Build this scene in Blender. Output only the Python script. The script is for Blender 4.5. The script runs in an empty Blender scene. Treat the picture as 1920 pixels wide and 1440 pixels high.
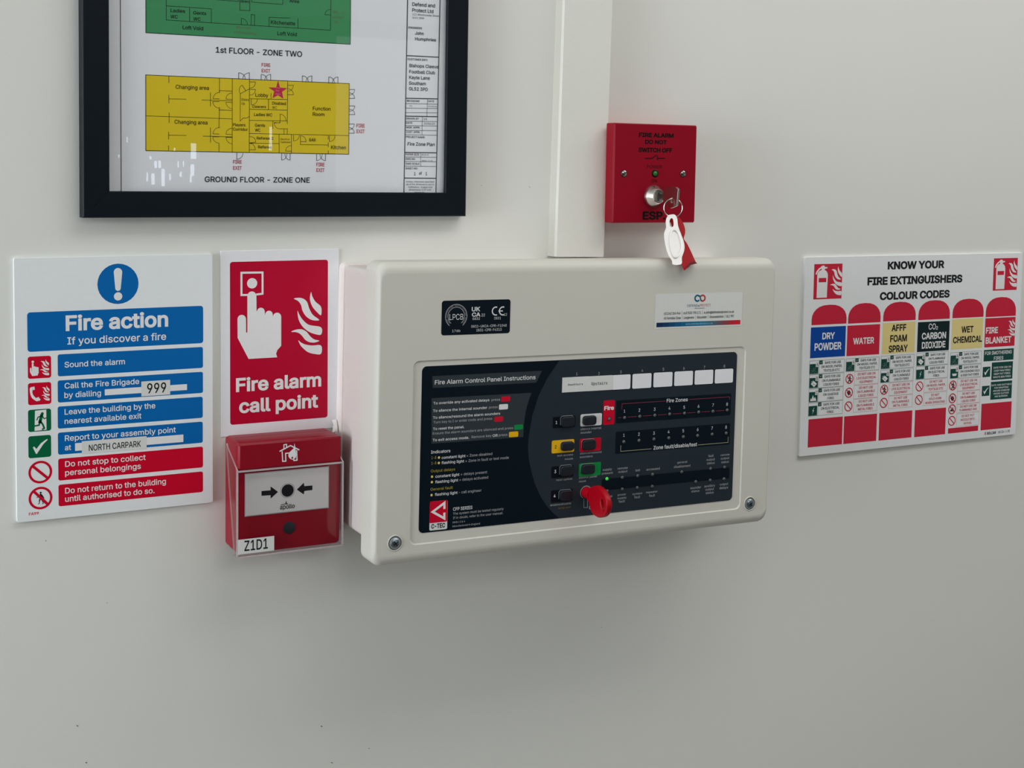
import bpy, bmesh, math, random
from mathutils import Vector, Matrix
from mathutils.geometry import tessellate_polygon, delaunay_2d_cdt
import numpy as np
random.seed(7)
S = bpy.context.scene
COL = S.collection
PI = math.pi

# ------------------------------------------------------------------ camera
cam_data = bpy.data.cameras.new('camera')
cam = bpy.data.objects.new('camera', cam_data)
COL.objects.link(cam)
S.camera = cam
right = Vector((0.88667983, -0.46209666, 0.01629614))
down = Vector((-0.01722065, -0.06822154, -0.99752156))
fwd = Vector((0.46206313, 0.88420162, -0.06844826))
m = Matrix.Identity(4)
for i in range(3):
    m[i][0], m[i][1], m[i][2] = right[i], -down[i], -fwd[i]
m.translation = Vector((-0.73836457, -1.09410751, 1.64483126))
cam.matrix_world = m
cam_data.sensor_width = 36.0
cam_data.lens = 2626.308 / 1920 * 36.0
cam_data.shift_y = (482.2587 - 720) / 1920      # cropped frame: the optical axis sits above the middle
cam_data.clip_start = 0.02

# ------------------------------------------------------------------ world, daylight, ceiling light, exposure
world = bpy.data.worlds.new('room_air')
S.world = world
world.use_nodes = True
world.node_tree.nodes['Background'].inputs[0].default_value = (0.9, 0.95, 1.0, 1)
world.node_tree.nodes['Background'].inputs[1].default_value = 0.25

def area(name, loc, target, sx, sy, power, color):
    d = bpy.data.lights.new(name, 'AREA')
    d.shape = 'RECTANGLE'; d.size = sx; d.size_y = sy; d.energy = power; d.color = color
    o = bpy.data.objects.new(name, d); COL.objects.link(o)
    o.location = loc
    o.rotation_euler = (Vector(target) - Vector(loc)).to_track_quat('-Z', 'Y').to_euler()
    return o
area('window_daylight', (-2.62, -.8, 1.6), (0, -.8, 1.6), 1.0, 1.2, 13, (0.93, 0.985, 1.02))
area('window_side_daylight', (-2.62, -.55, 1.6), (0, -.55, 1.6), .5, 1.3, 18.5, (0.93, 0.985, 1.02))
area('wall_wash_lamp', (.0, -.55, 2.37), (.0, -.55, 0), .9, .3, 3.6, (1.0, 0.985, 0.95))
area('right_wash_lamp', (1.0, -.6, 2.37), (1.0, -.6, 0), 1.2, .4, 5.2, (1.0, 0.985, 0.95))
area('ceiling_lamp', (-.2, -2.2, 2.37), (-.2, -2.2, 0), 1.2, 1.2, 9, (1.0, 0.985, 0.95))
area('front_window_daylight', (2.6, -6.1, 1.4), (2.6, 0, 1.4), 1.35, 1.8, 7, (0.95, 0.98, 1.0))

S.view_settings.view_transform = 'Standard'
S.view_settings.look = 'None'
S.view_settings.gamma = 1.0
S.view_settings.use_curve_mapping = False
S.view_settings.exposure = 0.1

S.cycles.max_bounces = 8
S.cycles.diffuse_bounces = 4
S.cycles.caustics_reflective = False
S.cycles.caustics_refractive = False

# ------------------------------------------------------------------ materials
def lin(c):
    c /= 255.0
    return c / 12.92 if c <= 0.04045 else ((c + 0.055) / 1.055) ** 2.4
MATS = {}
def new_mat(name):
    mt = bpy.data.materials.new(name); mt.use_nodes = True
    MATS[name] = mt
    return mt, mt.node_tree, mt.node_tree.nodes['Principled BSDF']
def plain(name, rgb, rough=0.45, spec=0.4, metal=0.0, bump=0.0, scale=300.0, dist=0.0002, vary=0.02, emit=None):
    """one-colour surface; a fine noise breaks up tone and, when asked, the relief"""
    mt, nt, b = new_mat(name)
    c = [lin(v) for v in rgb]
    tc = nt.nodes.new('ShaderNodeTexCoord'); nz = nt.nodes.new('ShaderNodeTexNoise')
    nz.inputs['Scale'].default_value = scale
    nt.links.new(tc.outputs['Object'], nz.inputs['Vector'])
    mx = nt.nodes.new('ShaderNodeMix'); mx.data_type = 'RGBA'
    mx.inputs[6].default_value = (*[max(0, v * (1 - vary)) for v in c], 1)
    mx.inputs[7].default_value = (*[min(1, v * (1 + vary)) for v in c], 1)
    nt.links.new(nz.outputs['Fac'], mx.inputs[0]); nt.links.new(mx.outputs[2], b.inputs['Base Color'])
    b.inputs['Roughness'].default_value = rough
    b.inputs['Metallic'].default_value = metal
    b.inputs['Specular IOR Level'].default_value = spec
    if bump:
        bp = nt.nodes.new('ShaderNodeBump'); bp.inputs['Strength'].default_value = bump; bp.inputs['Distance'].default_value = dist
        nt.links.new(nz.outputs['Fac'], bp.inputs['Height']); nt.links.new(bp.outputs['Normal'], b.inputs['Normal'])
    if emit:
        b.inputs['Emission Color'].default_value = (*[lin(v) for v in emit[0]], 1)
        b.inputs['Emission Strength'].default_value = emit[1]
    return mt
def clear(name, tint=(1, 1, 1), refl=1.0, rough=0.02, body=0.0, bodycol=(230, 230, 230)):
    """see-through sheet: straight transmission plus a Fresnel mirror, optionally a little milky"""
    mt, nt, b = new_mat(name)
    out = nt.nodes['Material Output']; nt.nodes.remove(b)
    tr = nt.nodes.new('ShaderNodeBsdfTransparent'); tr.inputs[0].default_value = (*tint, 1)
    gl = nt.nodes.new('ShaderNodeBsdfGlossy'); gl.inputs['Roughness'].default_value = rough
    fr = nt.nodes.new('ShaderNodeFresnel')
    ge = nt.nodes.new('ShaderNodeNewGeometry'); io = nt.nodes.new('ShaderNodeMix')     # a thin sheet mirrors alike from both faces
    io.inputs[2].default_value = 1.5; io.inputs[3].default_value = 1 / 1.5
    nt.links.new(ge.outputs['Backfacing'], io.inputs[0]); nt.links.new(io.outputs[0], fr.inputs[0])
    mu = nt.nodes.new('ShaderNodeMath'); mu.operation = 'MULTIPLY'; mu.inputs[1].default_value = refl
    nt.links.new(fr.outputs[0], mu.inputs[0])
    src = tr.outputs[0]
    if body:
        df = nt.nodes.new('ShaderNodeBsdfDiffuse'); df.inputs[0].default_value = (*[lin(v) for v in bodycol], 1)
        m0 = nt.nodes.new('ShaderNodeMixShader'); m0.inputs[0].default_value = body
        nt.links.new(tr.outputs[0], m0.inputs[1]); nt.links.new(df.outputs[0], m0.inputs[2]); src = m0.outputs[0]
    mx = nt.nodes.new('ShaderNodeMixShader')
    nt.links.new(mu.outputs[0], mx.inputs[0]); nt.links.new(src, mx.inputs[1]); nt.links.new(gl.outputs[0], mx.inputs[2])
    nt.links.new(mx.outputs[0], out.inputs['Surface'])
    return mt

def wall_paint(name, rgb):
    """emulsion over plaster: roller stipple, slow undulation, faint patches"""
    mt, nt, b = new_mat(name)
    N = nt.nodes.new; L = nt.links.new
    tc = N('ShaderNodeTexCoord')
    big = N('ShaderNodeTexNoise'); big.inputs['Scale'].default_value = 5.0; big.inputs['Detail'].default_value = 3
    mp = N('ShaderNodeMapping'); mp.inputs['Scale'].default_value = (1.0, 1.0, 0.45)
    mid = N('ShaderNodeTexNoise'); mid.inputs['Scale'].default_value = 55.0; mid.inputs['Detail'].default_value = 4
    fine = N('ShaderNodeTexNoise'); fine.inputs['Scale'].default_value = 420.0
    for n in (big, mid, fine): L(mp.outputs[0], n.inputs['Vector'])
    L(tc.outputs['Object'], mp.inputs['Vector'])
    c = [lin(v) for v in rgb]
    mx = N('ShaderNodeMix'); mx.data_type = 'RGBA'
    mx.inputs[6].default_value = (c[0] * .985, c[1] * .985, c[2] * .99, 1)
    mx.inputs[7].default_value = (c[0] * 1.015, c[1] * 1.015, c[2] * 1.01, 1)
    L(big.outputs['Fac'], mx.inputs[0]); L(mx.outputs[2], b.inputs['Base Color'])
    b.inputs['Roughness'].default_value = 0.55; b.inputs['Specular IOR Level'].default_value = 0.25
    last = None
    for n, s, d in ((big, .10, .006), (mid, .22, .0006), (fine, .2, .00025)):
        bp = N('ShaderNodeBump'); bp.inputs['Strength'].default_value = s; bp.inputs['Distance'].default_value = d
        L(n.outputs['Fac'], bp.inputs['Height'])
        if last: L(last.outputs['Normal'], bp.inputs['Normal'])
        last = bp
    L(last.outputs['Normal'], b.inputs['Normal'])
    return mt

wall_paint('wall_paint', (231, 232, 227))
plain('ceiling_white', (236, 236, 234), .8, .2)
plain('floor_vinyl', (128, 122, 116), .5, .3)
plain('room_grey', (112, 114, 120), .7, .2)
plain('window_frame', (235, 235, 235), .4)
plain('streak_glow', (240, 245, 250), .5, emit=((225, 238, 255), 9.0))  # self-lit colour of the added slips that reflect as streaks
plain('shell_white', (214, 213, 204), .42, .35, bump=.12, scale=900, dist=.0001)
plain('box_white', (218, 211, 208), .45, .3, bump=.08, scale=700, dist=.0001)
plain('trunking_white', (233, 234, 227), .38, .35)
plain('channel_white', (214, 212, 203), .5, .25)  # darker than the cover: brightness of the lit side toned down in the colour
plain('frame_black', (3, 15, 25), .5, .2, bump=.1, scale=500, dist=.0001, vary=.1)
plain('paper', (243, 246, 252), .6, .1)
plain('board_white', (238, 242, 244), .4, .25)
plain('sticker_white', (240, 241, 246), .4, .25)
plain('label_white', (224, 226, 224), .4, .3)
plain('white', (238, 239, 240), .35, .4)
plain('ink', (10, 14, 22), .4, .4)
plain('sign_blue', (0, 104, 180), .4, .2)
plain('sign_red', (208, 2, 44), .4, .2)
plain('sign_crimson', (190, 0, 48), .4, .2)
plain('sign_green', (0, 100, 64), .4, .2)
plain('board_red', (206, 38, 64), .4, .2)
plain('board_blue', (2, 72, 166), .4, .2)
plain('board_cream', (236, 218, 148), .4, .2)
plain('board_dark', (16, 38, 42), .4, .2)
plain('board_green', (18, 74, 66), .4, .2)
plain('board_rose', (214, 120, 132), .4, .3)
plain('board_line', (110, 130, 128), .4, .3)
plain('plan_green', (72, 152, 102), .6, .1)
plain('plan_yellow', (232, 206, 46), .6, .1)
plain('plan_ink', (22, 22, 26), .6, .2)
plain('plan_red', (190, 60, 84), .6, .2)
plain('plan_star', (204, 48, 84), .6, .2)
plain('plan_pink', (230, 150, 170), .6, .2)
plain('plan_dim', (112, 118, 84), .6, .2)
plain('fascia_navy', (0, 18, 30), .5, .16)
plain('fascia_slate', (38, 49, 57), .5, .16)
plain('fascia_slate2', (50, 59, 64), .5, .16)
plain('fascia_black', (2, 11, 22), .5, .16)
plain('fascia_white', (222, 224, 226), .42, .3)
plain('fascia_grey', (178, 180, 184), .42, .3)
plain('fascia_yellow', (176, 160, 60), .42, .3)
plain('fascia_brown', (120, 104, 62), .42, .3)
plain('fascia_dot', (226, 214, 120), .42, .3)
plain('fascia_pink', (170, 60, 84), .42, .3)
plain('fascia_cream', (190, 184, 150), .42, .3)
plain('pill_red', (210, 0, 44), .4, .3)
plain('pill_white', (230, 232, 232), .4, .3)
plain('pill_green', (0, 140, 66), .4, .3)
plain('pill_yellow', (236, 184, 10), .4, .3)
plain('button_black', (10, 20, 30), .35, .5)
plain('led_clear', (76, 84, 82), .25, .6)
plain('caulk', (242, 236, 232), .5, .3)
plain('led_green', (40, 190, 60), .3, .5, emit=((60, 210, 70), .35))
plain('led_dim', (40, 100, 40), .3, .5, emit=((50, 150, 50), .05))
plain('call_red', (146, 2, 30), .38, .3)
plain('call_dark', (34, 40, 46), .4, .4)
plain('plate_red', (146, 0, 30), .45, .18, bump=.1, scale=900, dist=.0001)
plain('box_red', (176, 8, 30), .4, .35)
plain('plate_ink', (8, 2, 6), .45, .2)
plain('key_red', (172, 0, 24), .4, .25)
plain('fob_red', (166, 2, 20), .5, .15)
plain('fob_dark', (92, 0, 10), .5, .2)
plain('fob_white', (246, 244, 242), .35, .45)
plain('chrome', (216, 214, 208), .16, .5, metal=1.0)
plain('nickel', (196, 190, 184), .2, .5, metal=1.0)
plain('zinc', (150, 166, 176), .3, .5, metal=1.0)
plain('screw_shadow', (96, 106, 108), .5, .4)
plain('teal', (6, 96, 128), .4, .3)
plain('teal2', (30, 92, 110), .4, .3)
plain('brick', (182, 66, 58), .4, .3)
plain('pale_blue', (170, 206, 226), .4, .3)
plain('scuff', (120, 122, 96), .7, .2)
clear('picture_glass', refl=.5, rough=.0)
clear('cover_plastic', tint=(.985, .97, .975), refl=.6, rough=.03)
clear('cover_edge', tint=(.95, .92, .94), refl=1.6, rough=.08, body=.55, bodycol=(236, 224, 228))  # milky white body puts the edge highlights into the colour
# contact strip colours, printed as a run from navy through blue to red
for i in range(14):
    t = i / 13
    stops = [(0, (4, 44, 84)), (.3, (4, 98, 146)), (.55, (20, 118, 160)), (.7, (80, 104, 116)), (.82, (128, 74, 80)), (.92, (190, 40, 52)), (1, (206, 34, 48))]
    for (a, ca), (b_, cb) in zip(stops, stops[1:]):
        if a <= t <= b_:
            k = (t - a) / (b_ - a); plain('strip_%d' % i, [ca[j] + (cb[j] - ca[j]) * k for j in range(3)], .4, .3)

# ------------------------------------------------------------------ mesh helpers
class MB:
    """collects faces with materials; build() links them as ONE mesh object"""
    def __init__(s): s.v = []; s.f = []; s.m = []; s.names = []; s.sm = []
    def mi(s, name):
        if name not in s.names: s.names.append(name)
        return s.names.index(name)
    def add(s, verts, faces, mat, smooth=False):
        o = len(s.v); s.v += [tuple(p) for p in verts]; k = s.mi(mat)
        for f in faces:
            s.f.append([o + i for i in f]); s.m.append(k); s.sm.append(smooth)
    def build(s, name, parent=None, loc=(0, 0, 0), rot=0.0, sharp=35):
        me = bpy.data.meshes.new(name)
        me.from_pydata(s.v, [], s.f)
        for n in s.names: me.materials.append(MATS[n])
        me.polygons.foreach_set('material_index', s.m)
        me.polygons.foreach_set('use_smooth', s.sm)
        me.update()
        if any(s.sm): me.set_sharp_from_angle(angle=math.radians(sharp))
        o = bpy.data.objects.new(name, me); COL.objects.link(o)
        if parent: o.parent = parent
        o.location = loc; o.rotation_euler = (0, rot, 0)
        return o
    def box(s, x0, x1, y0, y1, z0, z1, mat):
        v = [(x, y, z) for x in (x0, x1) for y in (y0, y1) for z in (z0, z1)]
        s.add(v, [(0, 1, 3, 2), (4, 6, 7, 5), (0, 4, 5, 1), (2, 3, 7, 6), (0, 2, 6, 4), (1, 5, 7, 3)], mat)
    def loft(s, rings, mat, cap0=True, cap1=True, smooth=True):
        n = len(rings[0]); v = [p for r in rings for p in r]; f = []
        for k in range(len(rings) - 1):
            for i in range(n):
                j = (i + 1) % n; f.append((k * n + i, k * n + j, (k + 1) * n + j, (k + 1) * n + i))
        s.add(v, f, mat, smooth)
        if cap0: s.add(rings[0], [list(range(n))], mat)
        if cap1: s.add(rings[-1], [list(range(n))], mat)
    def lathe(s, prof, c, mat, n=32, cap=True, smooth=True):
        """profile of (radius, depth) turned about the axis that points out of the wall"""
        rings = [[(c[0] + r * math.cos(2 * PI * i / n), -d, c[1] + r * math.sin(2 * PI * i / n)) for i in range(n)] for r, d in prof]
        s.loft(rings, mat, False, cap, smooth)
def rr(x0, z0, x1, z1, r, n=6):
    """rounded rectangle outline, counter-clockwise seen from the room"""
    if r <= 0: r = 1e-5
    pts = []
    for cx, cz, a in ((x1 - r, z0 + r, -90), (x1 - r, z1 - r, 0), (x0 + r, z1 - r, 90), (x0 + r, z0 + r, 180)):
        for i in range(n + 1):
            t = math.radians(a + 90 * i / n); pts.append((cx + r * math.cos(t), cz + r * math.sin(t)))
    return pts
def at_depth(o2, d): return [(x, -d, z) for x, z in o2]
def catmull(p, k=5):
    n = len(p); out = []
    for i in range(n):
        a, b, c, d = p[i - 1], p[i], p[(i + 1) % n], p[(i + 2) % n]
        for j in range(k):
            t = j / k
            out.append(tuple(.5 * (2 * b[q] + (c[q] - a[q]) * t + (2 * a[q] - 5 * b[q] + 4 * c[q] - d[q]) * t * t + (3 * b[q] - a[q] - 3 * c[q] + d[q]) * t ** 3) for q in (0, 1)))
    return out
# lettering: Blender's built-in face, turned into flat mesh
TXT = {}
font_curve = bpy.data.curves.new('lettering', 'FONT')
font_curve.dimensions = '2D'; font_curve.fill_mode = 'NONE'; font_curve.resolution_u = 4
import os
def face(fn):
    p = os.path.join(bpy.utils.system_resource('DATAFILES') or '', 'fonts', fn)   # faces that ship with Blender
    try: return bpy.data.fonts.load(p)
    except Exception: return None
FACES = [face('Inter.woff2'), face('DejaVuSansMono.woff2')]
font_obj = bpy.data.objects.new('lettering', font_curve); COL.objects.link(font_obj)
def letters(body, weight, mono=0):
    key = (body, weight, mono)
    if key not in TXT:
        f_ = FACES[1 if mono else 0]
        if f_: font_curve.font = f_
        font_curve.body = body; font_curve.size = 1.0
        dg = bpy.context.evaluated_depsgraph_get(); dg.update()
        me = bpy.data.meshes.new_from_object(font_obj.evaluated_get(dg), depsgraph=dg)
        TXT[key] = fill(*embolden([(v.co.x, v.co.y) for v in me.vertices], [tuple(e.vertices) for e in me.edges], (0.0, .011, .027, .038)[weight]))
        bpy.data.meshes.remove(me)
    return TXT[key]
def embolden(pts, edges, off):
    """push every outline outwards by off"""
    if not off or not edges: return pts, edges
    nx, pv = {}, {}
    for i, j in edges: nx[i] = j; pv[j] = i
    sg = 1 if sum(pts[i][0] * pts[j][1] - pts[j][0] * pts[i][1] for i, j in edges) > 0 else -1
    out = []
    for k, p in enumerate(pts):
        if k not in nx or k not in pv: out.append(p); continue
        a, c = pts[pv[k]], pts[nx[k]]
        d = []
        for u, v in ((a, p), (p, c)):
            l = math.hypot(v[0] - u[0], v[1] - u[1])
            if l > 1e-7: d.append(((v[1] - u[1]) / l * sg, -(v[0] - u[0]) / l * sg))
        if not d: out.append(p); continue
        mx, my = sum(t[0] for t in d), sum(t[1] for t in d); l = math.hypot(mx, my) or 1
        mx /= l; my /= l
        h = off / max(.6, mx * d[0][0] + my * d[0][1])
        out.append((p[0] + mx * h, p[1] + my * h))
    return out, edges
def fill(pts, edges):
    """non-zero winding fill, so letters drawn from overlapping strokes stay solid"""
    if not edges: return [], []
    vs, es, fs = delaunay_2d_cdt([Vector(p) for p in pts], edges, [], 0, 1e-6)[:3]
    out = []
    seg = [(pts[i], pts[j]) for i, j in edges]
    A = np.array([p for p, q in seg]); B = np.array([q for p, q in seg])
    for f in fs:
        cx = sum(vs[i].x for i in f) / 3; cy = sum(vs[i].y for i in f) / 3
        up = (A[:, 1] <= cy) & (B[:, 1] > cy); dn = (A[:, 1] > cy) & (B[:, 1] <= cy)
        with np.errstate(divide='ignore', invalid='ignore'):
            xi = A[:, 0] + (cy - A[:, 1]) / (B[:, 1] - A[:, 1]) * (B[:, 0] - A[:, 0])
        if (up & (xi > cx)).sum() != (dn & (xi > cx)).sum(): out.append(list(f))
    return [(v.x, v.y) for v in vs], out
def cap_height(w, mono=0):
    v, _ = letters('H', w, mono); return max(p[1] for p in v) - min(p[1] for p in v)
def plate_curve(outlines, extrude, bevel):
    """flat plate with holes and rounded edges -> verts (u, v, w), faces"""
    c = bpy.data.curves.new('plate', 'CURVE'); c.dimensions = '2D'; c.fill_mode = 'BOTH'
    c.extrude = extrude; c.bevel_depth = bevel; c.bevel_resolution = 3; c.offset = -bevel
    for o in outlines:
        sp = c.splines.new('POLY'); sp.points.add(len(o) - 1); sp.use_cyclic_u = True
        for p, q in zip(sp.points, o): p.co = (q[0], q[1], 0, 1)
    ob = bpy.data.objects.new('plate', c); COL.objects.link(ob)
    dg = bpy.context.evaluated_depsgraph_get(); dg.update()
    me = bpy.data.meshes.new_from_object(ob.evaluated_get(dg), depsgraph=dg)
    r = ([tuple(v.co) for v in me.vertices], [list(p.vertices) for p in me.polygons])
    bpy.data.objects.remove(ob); bpy.data.curves.remove(c); bpy.data.meshes.remove(me)
    return r

# ------------------------------------------------------------------ flat print on a surface
STEP = 0.00004
FLAMES = [[(714,380),(722,410),(745,450),(786,488),(786,548),(760,530),(725,490),(707,445),(706,410)],
 [(588,428),(625,422),(660,430),(685,455),(700,500),(725,545),(772,582),(745,588),(710,580),(675,555),(650,515),(640,475),(618,445)],
 [(614,517),(628,545),(655,585),(700,620),(786,637),(786,690),(735,685),(690,665),(650,630),(622,580)],
 [(568,670),(600,655),(645,652),(680,670),(705,700),(735,725),(773,735),(740,748),(700,745),(670,728),(648,700),(625,680),(598,672)],
 [(620,732),(640,748),(670,762),(720,770),(786,770),(786,830),(740,832),(690,818),(650,785),(632,762)]]
HAND = [(177,577),(186,556),(207,547),(228,556),(238,577),(240,675),(248,675),(248,408),(258,384),(281,375),(304,384),(314,408),(314,520),(330,498),(347,493),(366,500),(376,522),(378,552),(388,520),(406,514),(424,520),(433,545),(436,562),(446,535),(465,530),(487,540),(495,560),(495,772),(466,805),(466,856),(257,868),(177,715)]
class Print:
    """millimetre layout (x right, y down) on the plane y = -base of a thing"""
    def __init__(s, mb, base, ox=0.0, oz=0.0): s.mb = mb; s.b = base; s.ox = ox; s.oz = oz; s.n = 0
    def pt(s, x, y, L): return (s.ox + x / 1000, -(s.b + L * STEP + (s.n % 30) * 1e-6), s.oz - y / 1000)
    def poly(s, pts, mat, L):
        s.n += 1
        v = [s.pt(x, y, L) for x, y in pts]
        tr = tessellate_polygon([[Vector((x, -y, 0)) for x, y in pts]])
        s.mb.add(v, [s.face(v, t) for t in tr], mat)
    @staticmethod
    def face(v, t):
        a, b, c = (v[i] for i in t)
        return t if (b[0] - a[0]) * (c[2] - a[2]) - (b[2] - a[2]) * (c[0] - a[0]) > 0 else (t[0], t[2], t[1])
    def rect(s, x0, y0, x1, y1, r, mat, L):
        o = rr(x0, y0, x1, y1, r, 5) if r else [(x0, y0), (x1, y0), (x1, y1), (x0, y1)]
        s.poly(o, mat, L)
    def disc(s, x, y, r, mat, L): s.poly([(x + r * math.cos(2 * PI * i / 28), y + r * math.sin(2 * PI * i / 28)) for i in range(28)], mat, L)
    def arc(s, x, y, r, w, a0, a1, mat, L):
        n = max(6, int(abs(a1 - a0) / 9)); v = []; f = []
        for i in range(n + 1):
            a = math.radians(a0 + (a1 - a0) * i / n)
            for q in (r, r - w): v.append(s.pt(x + q * math.cos(a), y - q * math.sin(a), L))
            if i: k = 2 * i; f.append((k - 2, k, k + 1, k - 1))
        s.mb.add(v, [t[::-1] if a1 < a0 else t[::-1][::-1] for t in f], mat)
    def line(s, pts, w, closed, mat, L):
        n = len(pts); o = []
        for i in range(n):
            a = pts[i - 1] if (i or closed) else None; b = pts[i]; c = pts[(i + 1) % n] if (i < n - 1 or closed) else None
            ds = []
            for p, q in ((a, b), (b, c)):
                if p and q:
                    l = math.hypot(q[0] - p[0], q[1] - p[1]) or 1e-9; ds.append(((q[0] - p[0]) / l, (q[1] - p[1]) / l))
            nx = sum(-d[1] for d in ds); ny = sum(d[0] for d in ds); l = math.hypot(nx, ny) or 1
            nx /= l; ny /= l
            k = w / 2 / max(.45, abs(nx * -ds[0][1] + ny * ds[0][0]))
            ex, ey = (0, 0) if len(ds) == 2 else (ds[0][0] * (w / 2) * (-1 if a is None else 1), ds[0][1] * (w / 2) * (-1 if a is None else 1))
            o.append(((b[0] + nx * k + ex, b[1] + ny * k + ey), (b[0] - nx * k + ex, b[1] - ny * k + ey)))
        for i in range(n if closed else n - 1):
            p, q = o[i], o[(i + 1) % n]
            v = [s.pt(*t, L) for t in (p[0], p[1], q[1], q[0])]
            s.mb.add(v, [(0, 1, 2, 3)], mat)
    def text(s, body, x, y, w, cap, mat, L, bold, rot=None, mono=0, most=None):
        v, f = letters(body, bold, mono)
        if not v: return
        x0 = min(p[0] for p in v); x1 = max(p[0] for p in v); k = cap / cap_height(bold, mono)
        if rot is not None:
            c, n = math.cos(math.radians(rot)), math.sin(math.radians(rot)); cx = (x0 + x1) / 2
            s.mb.add([s.pt(x + ((p[0] - cx) * c - p[1] * n) * k, y - ((p[0] - cx) * n + p[1] * c) * k, L) for p in v], f, mat); return
        if w: kx = w / (x1 - x0); left = x
        else:
            kx = k * .95
            if most: kx = min(kx, most / (x1 - x0))
            left = x - kx * (x1 - x0) / 2
        s.mb.add([s.pt(left + (p[0] - x0) * kx, y - p[1] * k, L) for p in v], f, mat)
    def glyph(s, kind, x0, y0, x1, y1, L):
        W, H = x1 - x0, y1 - y0
        def U(pts, bx): return [(x0 + (p[0] - bx[0]) / (bx[2] - bx[0]) * W, y0 + (p[1] - bx[1]) / (bx[3] - bx[1]) * H) for p in pts]
        def flames(a, b, c, d, mat='white'):
            for fl in FLAMES:
                s.poly(catmull([(x0 + W * (a + (p[0] - 568) / 218 * (c - a)), y0 + H * (b + (p[1] - 380) / 452 * (d - b))) for p in fl], 3), mat, L)
        def stroke(pts, w, bx, mat): s.line(U(pts, bx), w * W / (bx[2] - bx[0]), 0, mat, L + 1)
        if kind == 'press':
            s.poly([(x0 + W * (.09 + (p[0] - 177) / 318 * .37), y0 + H * (.3 + (p[1] - 375) / 493 * .58)) for p in HAND], 'white', L)
            s.disc(x0 + W * .215, y0 + H * .24, W * .055, 'white', L); flames(.52, .16, .9, .88)
        elif kind == 'phone':
            bx = (82, 432, 367, 718)
            s.poly(catmull(U([(105, 500), (128, 484), (140, 495), (138, 525), (135, 560), (155, 605), (190, 638), (205, 650), (190, 672), (160, 655), (125, 620), (108, 565)], bx), 3), 'white', L)
            for q in ([(140, 484), (160, 478), (166, 520), (144, 525)], [(186, 634), (206, 616), (236, 655), (214, 672)], [(112, 490), (138, 480), (140, 528), (118, 530)], [(168, 640), (186, 624), (210, 664), (190, 676)]): s.poly(U(q, bx), 'white', L + 1)
            flames(.58, .16, .92, .84)
        elif kind == 'exit':
            bx = (82, 760, 367, 1050); g = 'sign_green'
            s.poly(U([(168, 776), (308, 770), (308, 1036), (160, 1040)], bx), 'white', L)
            c = U([(258, 819)], bx)[0]; s.disc(c[0], c[1], W * .063, g, L + 1)
            for p, w in (([(248, 848), (228, 925)], 40), ([(245, 850), (205, 862), (190, 897)], 14), ([(258, 852), (280, 888), (306, 880)], 13), ([(230, 918), (216, 968), (160, 975)], 20), ([(232, 915), (262, 962), (280, 1012), (262, 1024)], 22)): stroke(p, w, bx, g)
        elif kind in ('tick', 'tick2'):
            s.poly(U([(140, 1234), (158, 1224), (184, 1258), (240, 1190), (290, 1155), (320, 1140), (326, 1150), (270, 1204), (190, 1320), (178, 1320)], (85, 1090, 368, 1370)), 'white', L)
        elif kind == 'extinguisher':
            bx = (160, 155, 396, 450)
            s.poly(U([(187, 438), (187, 245), (192, 225), (205, 212), (222, 205), (222, 195), (213, 190), (213, 180), (228, 168), (245, 170), (250, 182), (268, 180), (270, 192), (250, 195), (246, 205), (262, 215), (272, 232), (275, 250), (272, 438)], bx), 'white', L)
            s.poly(U([(222, 178), (200, 190), (180, 215), (172, 240), (182, 243), (190, 222), (205, 203), (222, 192)], bx), 'white', L)
            s.poly(U([(200, 272), (263, 272), (263, 308), (200, 308)], bx), 'board_red', L + 1)
            flames(.58, .08, .985, .9)
        elif kind == 'flames': flames(0, 0, 1, 1)
    def cell(s, x0, y0, x1, y1, kind, letter, lines, col):
        W, H = x1 - x0, y1 - y0; sx = x0 + W * .275
        ink, edge = ('board_dark', 'board_line') if col == 'g' else ('board_red', 'board_rose')
        if col == 'g':
            s.line([(x0, y0), (x1, y0), (x1, y1), (x0, y1)], .3, 1, edge, 2); s.line([(sx, y0), (sx, y1)], .3, 0, edge, 2)
            gx0, gx1, gy0, gy1 = x0 + .35, sx - 1.0, y0 + H * .24, y1 - .35
            s.rect(gx0, gy0, gx1, gy1, 0, 'board_green', 2)
            s.rect(sx + .15, y0 + .15, sx + W * .1, y0 + H * .3, 0, 'board_green', 2)
            s.line([(sx + W * .03, y0 + H * .1), (sx + W * .05, y0 + H * .22), (sx + W * .085, y0 + H * .08)], .18, 0, 'white', 3)
            w, h = gx1 - gx0, gy1 - gy0; P = lambda u, v: (gx0 + w * u, gy0 + h * v)
            if letter:
                s.rect(sx - W * .1, y0 + H * .1, sx - .3, y0 + H * .48, .3, 'label_white', 4)
                s.text(letter, sx - W * .05 - .15, y0 + H * .42, 0, H * .24, ink, 5, 0, most=W * .07)
            if kind == 'wood':
                for q in ([(.15, .9), (.5, .62), (.85, .9)], [(.15, .62), (.6, .9)], [(.3, .5), (.7, .38), (.6, .6), (.35, .62)]): s.line([P(*p) for p in q], .35, 0, 'board_line', 3)
            elif kind == 'can':
                s.poly([P(.15, .6), P(.5, .3), P(.88, .62), P(.55, .95)], 'white', 3); s.line([P(.38, .6), P(.62, .7)], .4, 0, 'board_green', 4)
                s.line([P(.2, .42), P(.42, .3)], .4, 0, 'white', 3)
            elif kind == 'gas':
                s.poly([P(.12, .92), P(.2, .6), P(.3, .75), P(.45, .3), P(.58, .7), P(.7, .5), P(.88, .92)], 'white', 3)
            elif kind == 'bolt':
                s.poly([P(.62, .18), P(.42, .52), P(.54, .52), P(.4, .88), P(.64, .46), P(.52, .46), P(.66, .2)], 'white', 3)
            elif kind == 'pan':
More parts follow.
